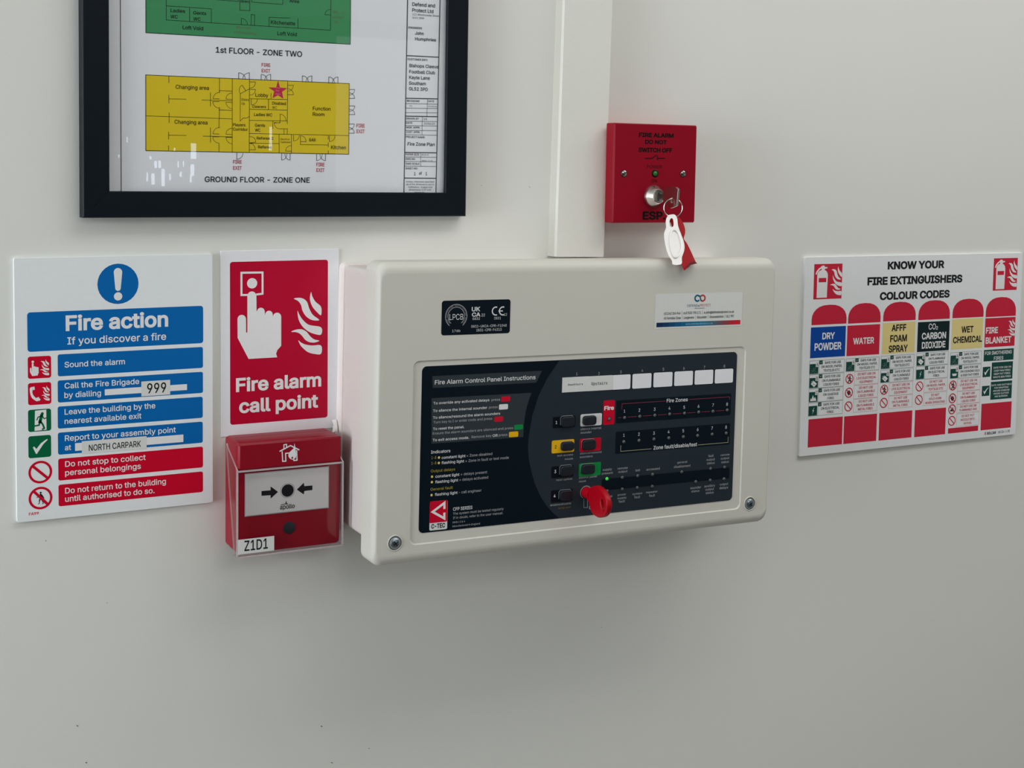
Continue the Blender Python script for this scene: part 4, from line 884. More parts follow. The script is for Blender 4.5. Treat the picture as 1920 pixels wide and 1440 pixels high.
    ('T', 'Football Club', 107.96, -119.96, 23.57, 2.77, 'plan_ink', 3, 1, 0),
    ('T', 'Kayte Lane', 107.91, -115.22, 18.95, 2.77, 'plan_ink', 3, 1, 0),
    ('T', 'Southam', 107.77, -110.41, 15.47, 2.78, 'plan_ink', 3, 1, 0),
    ('T', 'GL52 3PD', 107.83, -105.71, 17.32, 2.78, 'plan_ink', 3, 1, 0),
    ('T', 'REVISIONS', 106.12, -96.15, 11.48, 1.57, 'plan_ink', 3, 1, 0),
    ('T', 'DATE', 125.47, -96.52, 5.56, 1.49, 'plan_ink', 3, 1, 0),
    ('T', '01', 108.5, -92.09, 2.54, 1.21, 'plan_ink', 3, 0, 0),
    ('T', '01/03/24', 125.53, -92.27, 8.35, 1.21, 'plan_ink', 3, 0, 0),
    ('T', 'DRAWN BY', 105.59, -81.36, 11.69, 1.58, 'plan_ink', 3, 1, 0),
    ('T', 'DATE', 105.53, -77.74, 5.68, 1.49, 'plan_ink', 3, 1, 0),
    ('T', 'MGR. APPR.', 105.78, -73.93, 12.61, 1.58, 'plan_ink', 3, 1, 0),
    ('T', 'CUST. APPR.', 105.73, -70.11, 12.72, 1.58, 'plan_ink', 3, 1, 0),
    ('T', 'SJK', 121.57, -81.32, 3.39, 1.59, 'plan_ink', 3, 0, 0),
    ('T', '20/06/25', 121.83, -77.48, 10.08, 1.68, 'plan_ink', 3, 0, 0),
    ('T', 'PROJECT NAME:', 105.68, -65.96, 17.43, 1.58, 'plan_ink', 3, 1, 0),
    ('T', 'Fire Zone Plan', 107.17, -59.53, 24.98, 2.79, 'plan_ink', 3, 1, 0),
    ('T', 'PAPER SIZE', 105.45, -51.26, 12.42, 1.58, 'plan_ink', 3, 1, 0),
    ('T', 'Arch A', 120.02, -51.26, 6.58, 1.5, 'plan_ink', 3, 0, 0),
    ('T', 'DWG NO.', 105.49, -47.5, 9.15, 1.58, 'plan_ink', 3, 1, 0),
    ('T', 'BCFC-Z-01', 120.8, -46.22, 9.68, 1.31, 'plan_ink', 3, 0, 0),
    ('T', 'DWG SCALE', 105.54, -43.5, 12.73, 1.58, 'plan_ink', 3, 1, 0),
    ('T', 'SHEET NO:', 105.59, -39.57, 11.0, 1.59, 'plan_ink', 3, 1, 0),
    ('T', '1', 113.38, -34.64, 1.43, 2.62, 'plan_ink', 3, 1, 0),
    ('T', 'of', 117.87, -35.16, 2.77, 2.44, 'plan_ink', 3, 1, 0),
    ('T', '1', 124.03, -34.75, 1.34, 2.63, 'plan_ink', 3, 1, 0),
    ('T', 'Unless otherwise specified', 106.23, -28.49, 25.63, 1.4, 'plan_ink', 3, 0, 0),
    ('T', 'all of the dimensions are in', 106.25, -26.24, 25.63, 1.4, 'plan_ink', 3, 0, 0),
    ('T', 'millimetres. Angles and', 108.01, -23.99, 22.15, 1.4, 'plan_ink', 3, 0, 0),
    ('T', 'dimensions X.XX unit', 108.85, -21.73, 20.31, 1.4, 'plan_ink', 3, 0, 0),
    ('T', 'standards', 113.97, -19.47, 9.23, 1.41, 'plan_ink', 3, 0, 0),
]

ZONE_WINDOWS = [(22.07, -22.61, 40.6, -10.11), (42.49, -22.68, 61.86, -9.97), (63.97, -22.77, 83.56, -10.1), (85.5, -22.79, 105.02, -10.2), (106.89, -22.84, 126.59, -10.31), (128.39, -22.83, 148.19, -10.3)]

ZONE_LABEL_DOWN = [
    ('R', -26.5, -22.87, -1.64, -10.3, 0, 'label_white', 4),
    ('T', 'DownStairs', -20.91, -15.85, 14.4, 1.59, 'ink', 5, 1, 1),
]

ZONE_LABEL_UP = [
    ('R', -1.64, -22.75, 22.38, -10.23, 0, 'label_white', 4),
    ('T', 'Upstairs', 1.79, -15.18, 15.65, 2.46, 'ink', 5, 1, 1),
]

BUTTONS = [(-26.71, 9.78, -14.2, 18.88), (-26.09, 31.25, -14.11, 38.73), (-26.34, 51.36, -14.37, 60.42), (-26.32, 72.2, -14.34, 81.15), (-5.69, 10.66, 6.94, 18.5), (-5.51, 30.85, 7.17, 39.56), (-5.72, 51.8, 6.95, 60.06)]

LEDS = [(20.41, 14.6, 'led_clear'), (35.74, 14.44, 'led_clear'), (51.11, 14.28, 'led_clear'), (66.44, 14.21, 'led_clear'), (81.81, 14.08, 'led_clear'), (97.3, 14.23, 'led_clear'), (112.33, 14.11, 'led_clear'), (127.61, 14.29, 'led_clear'), (142.99, 14.11, 'led_clear'), (35.71, 35.2, 'led_clear'), (51.07, 35.09, 'led_clear'), (66.34, 34.97, 'led_clear'), (81.73, 35.01, 'led_clear'), (96.94, 34.97, 'led_clear'), (112.05, 34.91, 'led_clear'), (127.62, 34.75, 'led_clear'), (142.79, 34.74, 'led_clear'), (19.94, 65.91, 'led_green'), (35.28, 66.0, 'led_clear'), (50.78, 65.79, 'led_clear'), (66.01, 65.84, 'led_clear'), (20.51, 76.58, 'led_clear'), (35.51, 76.29, 'led_clear'), (50.69, 76.24, 'led_clear'), (66.06, 76.36, 'led_clear'), (96.43, 66.01, 'led_clear'), (127.12, 65.5, 'led_clear'), (142.29, 65.29, 'led_clear'), (111.68, 76.01, 'led_clear'), (127.2, 75.9, 'led_clear'), (142.24, 75.93, 'led_clear')]

LOCK = (-0.1, 75.96)

FASCIA = [
    ('R', -153.66, -37.54, 152.02, 95.92, 4, 'fascia_navy', 0),
    ('P', [(-29.55, -37.54), (-33.93, -31.65), (-40.72, -22.63), (-48.33, -8.81), (-53.82, 7.72), (-56.69, 25.18), (-57.06, 34.25), (-56.0, 43.08), (-53.06, 54.43), (-49.6, 64.52), (-44.3, 75.13), (-38.43, 83.41), (-31.44, 90.9), (-25.11, 95.92), (148.02, 95.92), (149.05, 95.78), (150.02, 95.38), (150.85, 94.74), (151.48, 93.92), (151.88, 92.95), (152.02, 91.92), (152.02, -33.54), (151.88, -34.58), (151.48, -35.54), (150.85, -36.37), (150.02, -37.0), (149.05, -37.4), (148.02, -37.54)], 0, 'fascia_slate', 1),
    ('P', [(-144.89, -29.52), (-45.81, -29.42), (-50.93, -19.77), (-144.23, -20.1)], 0, 'fascia_slate2', 1),
    ('P', [(-145.1, -11.95), (-55.07, -11.6), (-57.27, -6.03), (-59.11, -0.15), (-60.58, 6.95), (-61.37, 14.08), (-61.73, 24.72), (-144.22, 24.53)], 0, 'fascia_slate2', 1),
    ('T', 'Fire Alarm Control Panel Instructions', -142.54, -22.76, 90.84, 3.46, 'fascia_white', 3, 1, 0),
    ('T', 'To override any activated delays', -143.41, -6.8, 49.65, 2.08, 'fascia_white', 3, 1, 0),
    ('T', 'press', -91.81, -6.75, 7.88, 2.01, 'fascia_grey', 3, 0, 0),
    ('T', 'To silence the internal sounder', -143.58, -0.73, 48.01, 2.08, 'fascia_white', 3, 1, 0),
    ('T', 'press', -93.94, -0.72, 7.87, 2.01, 'fascia_grey', 3, 0, 0),
    ('T', 'To silence/resound the alarm sounders', -143.45, 4.74, 59.85, 2.09, 'fascia_white', 3, 1, 0),
    ('T', 'Turn key to I or enter code and press', -143.04, 8.46, 52.31, 1.97, 'fascia_grey', 3, 0, 0),
    ('T', 'To reset the panel.', -143.23, 13.75, 27.52, 2.09, 'fascia_white', 3, 1, 0),
    ('T', 'Ensure the alarm sounders are silenced and press', -143.45, 17.37, 72.14, 1.97, 'fascia_grey', 3, 0, 0),
    ('T', 'To exit access mode.', -143.32, 22.72, 32.16, 2.09, 'fascia_white', 3, 1, 0),
    ('T', 'Remove key', -108.91, 22.52, 17.91, 2.0, 'fascia_grey', 3, 0, 0),
    ('T', 'OR', -90.01, 22.72, 4.61, 2.14, 'fascia_white', 3, 1, 0),
    ('T', 'press', -84.42, 22.6, 7.94, 2.02, 'fascia_grey', 3, 0, 0),
    ('R', -82.9, -9.91, -74.64, -5.66, 0.9, 'pill_red', 2),
    ('R', -84.83, -3.62, -76.58, 0.76, 0.9, 'pill_white', 2),
    ('R', -88.89, 6.26, -80.8, 10.49, 0.9, 'pill_red', 2),
    ('R', -70.41, 14.11, -62.26, 18.22, 0.9, 'pill_green', 2),
    ('R', -75.04, 19.6, -66.44, 24.05, 0.9, 'pill_yellow', 2),
    ('T', 'Indicators', -144.53, 32.49, 16.95, 2.44, 'fascia_white', 3, 1, 0),
    ('T', 'constant light', -135.08, 37.47, 21.08, 2.22, 'fascia_white', 3, 1, 0),
    ('T', '= Zone disabled', -113.04, 37.5, 23.11, 2.12, 'fascia_grey', 3, 0, 0),
    ('T', 'flashing light', -135.1, 41.61, 19.92, 2.22, 'fascia_white', 3, 1, 0),
    ('T', '= Zone in fault or test mode', -113.9, 41.75, 39.3, 2.12, 'fascia_grey', 3, 0, 0),
    ('T', 'constant light', -140.21, 52.26, 21.13, 2.22, 'fascia_white', 3, 1, 0),
    ('T', '= delays present', -117.93, 52.24, 23.82, 2.12, 'fascia_grey', 3, 0, 0),
    ('T', 'flashing light', -140.3, 56.69, 20.24, 2.22, 'fascia_white', 3, 1, 0),
    ('T', '= delays activated', -118.98, 56.63, 25.84, 2.12, 'fascia_grey', 3, 0, 0),
    ('T', 'flashing light', -140.37, 66.84, 20.05, 2.22, 'fascia_white', 3, 1, 0),
    ('T', '- call engineer', -119.23, 66.84, 20.28, 2.12, 'fascia_grey', 3, 0, 0),
    ('T', 'CFP SERIES', -123.95, 80.4, 17.22, 2.71, 'fascia_white', 3, 1, 0),
    ('T', 'The system must be tested regularly', -123.93, 83.77, 45.68, 1.89, 'fascia_grey', 3, 0, 0),
    ('T', 'If in doubt, refer to the user manual.', -123.84, 87.2, 45.22, 1.89, 'fascia_grey', 3, 0, 0),
    ('T', 'EN54 2 & 4', -124.01, 90.61, 10.93, 1.42, 'fascia_grey', 3, 0, 0),
    ('T', 'Manufactured in England', -124.12, 93.76, 24.59, 1.42, 'fascia_grey', 3, 0, 0),
    ('T', '1-8', -144.05, 36.98, 4.22, 2.21, 'fascia_yellow', 3, 0, 0),
    ('T', '1-8', -143.94, 41.37, 4.22, 2.21, 'fascia_yellow', 3, 0, 0),
    ('T', 'Output delays', -144.29, 47.65, 21.25, 2.21, 'fascia_yellow', 3, 0, 0),
    ('T', 'General fault', -144.25, 62.39, 19.54, 2.22, 'fascia_yellow', 3, 0, 0),
    ('C', -137.45, 36.14, 0.99, 'fascia_dot', 2),
    ('C', -137.47, 40.51, 0.99, 'fascia_dot', 2),
    ('C', -143.14, 51.12, 0.99, 'fascia_dot', 2),
    ('C', -143.16, 55.49, 0.99, 'fascia_dot', 2),
    ('C', -143.22, 65.96, 0.99, 'fascia_dot', 2),
    ('R', -144.48, 71.09, -128.83, 94.68, 1.2, 'label_white', 2),
    ('R', -144.48, 71.09, -128.98, 88.61, 0.8, 'sign_red', 3),
    ('L', [(-131.68, 77.21), (-131.78, 73.27), (-141.95, 79.6), (-131.53, 85.84), (-131.63, 82.08)], 1.9, 0, 'white', 4),
    ('T', 'C-TEC', -142.89, 93.02, 12.17, 3.75, 'ink', 4, 2, 0),
    ('R', 21.57, -23.11, 41.1, -9.61, 1.6, 'fascia_black', 2),
    ('R', 41.99, -23.18, 62.36, -9.47, 1.6, 'fascia_black', 2),
    ('R', 63.47, -23.27, 84.06, -9.6, 1.6, 'fascia_black', 2),
    ('R', 85.0, -23.29, 105.52, -9.7, 1.6, 'fascia_black', 2),
    ('R', 106.39, -23.34, 127.09, -9.81, 1.6, 'fascia_black', 2),
    ('R', 127.89, -23.33, 148.69, -9.8, 1.6, 'fascia_black', 2),
    ('T', '1', -12.58, -24.25, 0, 2.23, 'fascia_grey', 3, 0, 0),
    ('T', '2', 9.08, -23.68, 0, 2.25, 'fascia_grey', 3, 0, 0),
    ('T', '3', 30.7, -23.87, 0, 2.27, 'fascia_grey', 3, 0, 0),
    ('T', '4', 52.24, -24.14, 0, 2.29, 'fascia_grey', 3, 0, 0),
    ('T', '5', 73.89, -24.18, 0, 2.44, 'fascia_grey', 3, 0, 0),
    ('T', '6', 95.27, -24.1, 0, 2.46, 'fascia_grey', 3, 0, 0),
    ('T', '7', 116.93, -24.03, 0, 2.48, 'fascia_grey', 3, 0, 0),
    ('T', '8', 138.43, -24.09, 0, 2.5, 'fascia_grey', 3, 0, 0),
    ('R', -34.39, 9.69, -12.66, 19.4, 1.3, 'fascia_black', 2),
    ('L', [(-27.01, 16.88), (-27.01, 10.98), (-25.51, 9.48), (-16.2, 9.48), (-14.8, 10.38)], 0.28, 0, 'fascia_grey', 3),
    ('T', '1', -30.79, 15.71, 0, 2.54, 'fascia_white', 3, 1, 0),
    ('R', -34.67, 29.54, -13.09, 40.39, 1.3, 'pill_yellow', 2),
    ('L', [(-26.39, 36.73), (-26.39, 32.45), (-24.89, 30.95), (-16.11, 30.95), (-14.71, 31.85)], 0.28, 0, 'fascia_grey', 3),
    ('T', '2', -30.84, 36.31, 0, 2.7, 'ink', 3, 1, 0),
    ('R', -34.36, 51.41, -13.05, 61.43, 1.3, 'fascia_black', 2),
    ('L', [(-26.64, 58.42), (-26.64, 52.56), (-25.14, 51.06), (-16.37, 51.06), (-14.97, 51.96)], 0.28, 0, 'fascia_grey', 3),
    ('T', '3', -30.62, 57.1, 0, 2.7, 'fascia_white', 3, 1, 0),
    ('R', -34.17, 71.64, -13.34, 82.04, 1.3, 'fascia_black', 2),
    ('L', [(-26.62, 79.15), (-26.62, 73.4), (-25.12, 71.9), (-16.34, 71.9), (-14.94, 72.8)], 0.28, 0, 'fascia_grey', 3),
    ('T', '4', -30.61, 77.69, 0, 2.71, 'fascia_white', 3, 1, 0),
    ('R', -7.69, 9.16, 13.23, 19.43, 1.3, 'pill_white', 2),
    ('L', [(-5.99, 16.5), (-5.99, 11.86), (-4.49, 10.36), (4.94, 10.36), (6.34, 11.26)], 0.28, 0, 'fascia_grey', 3),
    ('R', -7.75, 29.96, 13.13, 41.07, 1.3, 'sign_red', 2),
    ('L', [(-5.81, 37.56), (-5.81, 32.05), (-4.31, 30.55), (5.17, 30.55), (6.57, 31.45)], 0.28, 0, 'fascia_grey', 3),
    ('R', -7.89, 50.9, 13.73, 62.26, 1.3, 'pill_green', 2),
    ('L', [(-6.02, 58.06), (-6.02, 53.0), (-4.52, 51.5), (4.95, 51.5), (6.35, 52.4)], 0.28, 0, 'fascia_grey', 3),
    ('T', 'silence internal', -7.37, 22.63, 20.34, 1.92, 'fascia_grey', 3, 0, 0),
    ('T', 'sounder', -7.27, 25.56, 10.75, 1.82, 'fascia_grey', 3, 0, 0),
    ('R', 14.5, -1.34, 25.72, 19.51, 1.4, 'sign_red', 2),
    ('T', 'Fire', 15.34, 6.88, 9.56, 3.55, 'white', 3, 2, 0),
    ('C', 20.41, 14.6, 1.75, 'fascia_black', 4),
    ('T', 'exit access', -29.03, 43.33, 15.07, 1.58, 'fascia_grey', 3, 0, 0),
    ('T', 'mode', -21.57, 46.77, 7.72, 1.47, 'fascia_grey', 3, 0, 0),
    ('T', 'silence/resound', -7.31, 43.23, 21.06, 1.7, 'fascia_grey', 3, 0, 0),
    ('T', 'sounders', -7.41, 46.18, 12.58, 1.7, 'fascia_grey', 3, 0, 0),
    ('T', 'next option', -29.33, 63.95, 15.21, 1.69, 'fascia_grey', 3, 0, 0),
    ('T', 'control panel', -7.47, 63.78, 17.65, 1.71, 'fascia_grey', 3, 0, 0),
    ('T', 'reset', -7.37, 66.9, 6.83, 1.59, 'fascia_grey', 3, 0, 0),
    ('T', 'enable/disable', -34.4, 84.78, 19.87, 1.81, 'fascia_grey', 3, 0, 0),
    ('T', 'supply', 15.59, 58.9, 9.15, 1.95, 'fascia_grey', 3, 0, 0),
    ('T', 'present', 14.91, 62.06, 10.74, 1.84, 'fascia_grey', 3, 0, 0),
    ('T', 'remote', 30.54, 58.89, 10.06, 1.73, 'fascia_grey', 3, 0, 0),
    ('T', 'output', 31.31, 61.91, 9.05, 1.85, 'fascia_grey', 3, 0, 0),
    ('T', 'test', 48.47, 62.0, 4.75, 1.98, 'fascia_grey', 3, 0, 0),
    ('T', 'accessed', 59.7, 62.09, 13.73, 1.87, 'fascia_grey', 3, 0, 0),
    ('T', 'general', 16.41, 82.27, 9.63, 1.84, 'fascia_grey', 3, 0, 0),
    ('T', 'fault', 17.84, 85.66, 5.98, 1.84, 'fascia_grey', 3, 0, 0),
    ('T', 'power', 31.35, 81.73, 8.39, 1.74, 'fascia_grey', 3, 0, 0),
    ('T', 'supply', 31.12, 84.7, 9.26, 1.85, 'fascia_grey', 3, 0, 0),
    ('T', 'fault', 32.57, 87.81, 6.18, 2.09, 'fascia_grey', 3, 0, 0),
    ('T', 'system', 46.17, 82.26, 9.85, 1.75, 'fascia_grey', 3, 0, 0),
    ('T', 'fault', 48.12, 85.46, 5.98, 2.1, 'fascia_grey', 3, 0, 0),
    ('T', 'repeater', 60.11, 82.07, 12.03, 1.76, 'fascia_grey', 3, 0, 0),
    ('T', 'fault', 63.32, 85.42, 5.98, 2.11, 'fascia_grey', 3, 0, 0),
    ('T', 'lamp test', -26.65, 87.86, 11.89, 1.59, 'fascia_brown', 3, 0, 0),
    ('R', 27.24, -0.63, 146.94, 18.99, 1.2, 'fascia_navy', 2),
    ('R', 27.53, 26.15, 146.91, 45.3, 1.2, 'fascia_navy', 2),
    ('R', 14.96, 65.99, 148.0, 75.9, 1.2, 'fascia_navy', 2),
    ('C', 35.74, 14.44, 1.75, 'fascia_black', 4),
    ('T', '1', 35.58, 10.1, 0, 2.5, 'fascia_white', 3, 0, 0),
    ('C', 51.11, 14.28, 1.75, 'fascia_black', 4),
    ('C', 66.44, 14.21, 1.75, 'fascia_black', 4),
    ('C', 81.81, 14.08, 1.75, 'fascia_black', 4),
    ('C', 97.3, 14.23, 1.75, 'fascia_black', 4),
    ('C', 112.33, 14.11, 1.75, 'fascia_black', 4),
    ('C', 127.61, 14.29, 1.75, 'fascia_black', 4),
    ('C', 142.99, 14.11, 1.75, 'fascia_black', 4),
    ('T', '2', 50.62, 10.21, 0, 2.66, 'fascia_white', 3, 0, 0),
    ('T', '3', 66.15, 10.36, 0, 2.68, 'fascia_white', 3, 0, 0),
    ('T', '4', 81.45, 10.26, 0, 2.69, 'fascia_white', 3, 0, 0),
    ('T', '5', 96.94, 10.39, 0, 2.71, 'fascia_white', 3, 0, 0),
    ('T', '6', 112.1, 10.25, 0, 2.72, 'fascia_white', 3, 0, 0),
    ('T', '7', 127.66, 10.25, 0, 2.74, 'fascia_white', 3, 0, 0),
    ('T', '8', 142.82, 10.21, 0, 2.75, 'fascia_white', 3, 0, 0),
    ('L', [(38.94, 14.22), (47.91, 14.22)], 0.3, 0, 'fascia_pink', 3),
    ('L', [(54.31, 14.22), (63.24, 14.22)], 0.3, 0, 'fascia_pink', 3),
    ('L', [(69.64, 14.22), (78.61, 14.22)], 0.3, 0, 'fascia_pink', 3),
    ('L', [(85.01, 14.22), (94.1, 14.22)], 0.3, 0, 'fascia_pink', 3),
    ('L', [(100.5, 14.22), (109.13, 14.22)], 0.3, 0, 'fascia_pink', 3),
    ('L', [(115.53, 14.22), (124.41, 14.22)], 0.3, 0, 'fascia_pink', 3),
    ('L', [(130.81, 14.22), (139.79, 14.22)], 0.3, 0, 'fascia_pink', 3),
    ('L', [(29.74, 14.22), (32.54, 14.22)], 0.3, 0, 'fascia_pink', 3),
    ('T', 'Fire Zones', 78.43, 3.81, 21.97, 3.15, 'fascia_white', 3, 1, 0),
    ('L', [(32.91, 7.03), (32.91, 2.43), (77.02, 2.43)], 0.3, 0, 'fascia_pink', 3),
    ('L', [(101.79, 2.43), (145.38, 2.43), (145.38, 4.83)], 0.3, 0, 'fascia_pink', 3),
    ('T', '2', 50.92, 31.03, 0, 2.67, 'fascia_white', 3, 0, 0),
    ('T', '3', 66.26, 31.18, 0, 2.68, 'fascia_white', 3, 0, 0),
    ('T', '4', 81.43, 31.01, 0, 2.7, 'fascia_white', 3, 0, 0),
    ('T', '5', 96.79, 31.13, 0, 2.71, 'fascia_white', 3, 0, 0),
    ('T', '6', 112.1, 30.95, 0, 2.73, 'fascia_white', 3, 0, 0),
    ('T', '7', 127.45, 30.75, 0, 2.75, 'fascia_white', 3, 0, 0),
    ('T', '8', 142.62, 30.83, 0, 2.76, 'fascia_white', 3, 0, 0),
    ('T', '1', 35.7, 30.88, 0, 2.5, 'fascia_white', 3, 0, 0),
    ('C', 35.71, 35.2, 1.75, 'fascia_black', 4),
    ('C', 51.07, 35.09, 1.75, 'fascia_black', 4),
    ('C', 66.34, 34.97, 1.75, 'fascia_black', 4),
    ('C', 81.73, 35.01, 1.75, 'fascia_black', 4),
    ('C', 96.94, 34.97, 1.75, 'fascia_black', 4),
    ('C', 112.05, 34.91, 1.75, 'fascia_black', 4),
    ('C', 127.62, 34.75, 1.75, 'fascia_black', 4),
    ('C', 142.79, 34.74, 1.75, 'fascia_black', 4),
    ('T', 'Zone fault/disable/test', 66.22, 44.24, 45.72, 3.27, 'fascia_white', 3, 1, 0),
    ('L', [(32.96, 38.37), (32.96, 43.37), (64.02, 43.37)], 0.35, 0, 'fascia_cream', 3),
    ('L', [(113.03, 43.37), (145.29, 43.37), (145.29, 38.37)], 0.35, 0, 'fascia_cream', 3),
    ('C', 19.94, 65.91, 1.75, 'fascia_black', 4),
    ('C', 35.28, 66.0, 1.75, 'fascia_black', 4),
    ('C', 50.78, 65.79, 1.75, 'fascia_black', 4),
    ('C', 66.01, 65.84, 1.75, 'fascia_black', 4),
    ('C', 20.51, 76.58, 1.75, 'fascia_black', 4),
    ('C', 35.51, 76.29, 1.75, 'fascia_black', 4),
    ('C', 50.69, 76.24, 1.75, 'fascia_black', 4),
    ('C', 66.06, 76.36, 1.75, 'fascia_black', 4),
    ('C', 96.43, 66.01, 1.75, 'fascia_black', 4),
    ('C', 127.12, 65.5, 1.75, 'fascia_black', 4),
    ('C', 142.29, 65.29, 1.75, 'fascia_black', 4),
    ('C', 111.68, 76.01, 1.75, 'fascia_black', 4),
    ('C', 127.2, 75.9, 1.75, 'fascia_black', 4),
    ('C', 142.24, 75.93, 1.75, 'fascia_black', 4),
    ('T', 'general', 91.57, 58.31, 10.54, 1.77, 'fascia_grey', 3, 0, 0),
    ('T', 'disablement', 88.22, 62.09, 17.36, 2.01, 'fascia_grey', 3, 0, 0),
    ('T', 'fault', 124.38, 55.12, 5.68, 2.15, 'fascia_grey', 3, 0, 0),
    ('T', 'output', 122.72, 58.31, 8.91, 1.91, 'fascia_grey', 3, 0, 0),
    ('T', 'status', 123.22, 61.55, 8.41, 2.03, 'fascia_grey', 3, 0, 0),
    ('T', 'remote', 137.72, 55.11, 9.75, 1.68, 'fascia_grey', 3, 0, 0),
    ('T', 'output', 138.14, 58.3, 9.09, 1.92, 'fascia_grey', 3, 0, 0),
    ('T', 'status', 138.72, 61.67, 8.15, 1.93, 'fascia_grey', 3, 0, 0),
    ('T', 'sounder', 106.4, 82.29, 11.38, 2.03, 'fascia_grey', 3, 0, 0),
    ('T', 'status', 107.59, 85.3, 8.54, 1.91, 'fascia_grey', 3, 0, 0),
    ('T', 'auxiliary', 121.35, 81.94, 11.51, 2.04, 'fascia_grey', 3, 0, 0),
    ('T', 'output', 122.69, 85.0, 9.07, 1.92, 'fascia_grey', 3, 0, 0),
    ('T', 'status', 123.04, 88.12, 8.42, 2.04, 'fascia_grey', 3, 0, 0),
    ('T', 'output', 137.91, 81.63, 9.09, 1.93, 'fascia_grey', 3, 0, 0),
    ('T', 'delays', 137.84, 85.03, 9.31, 2.17, 'fascia_grey', 3, 0, 0),
    ('O', -0.23, 75.95, 5.72, 0.51, -55, 235, 'fascia_grey', 3),
    ('L', [(-2.21, 81.2), (-1.95, 88.92), (1.65, 89.07), (1.39, 81.51)], 0.35, 0, 'fascia_grey', 3),
    ('O', 4.93, 89.25, 1.84, 0.52, 0, 360, 'fascia_grey', 3),
]

SCREWS = [(-174.16, 101.45), (171.44, 100.81)]

RECESS = (-161.61, -42.34, 161.21, 104.88)
MEMBRANE = (-153.66, -37.54, 152.02, 95.92)

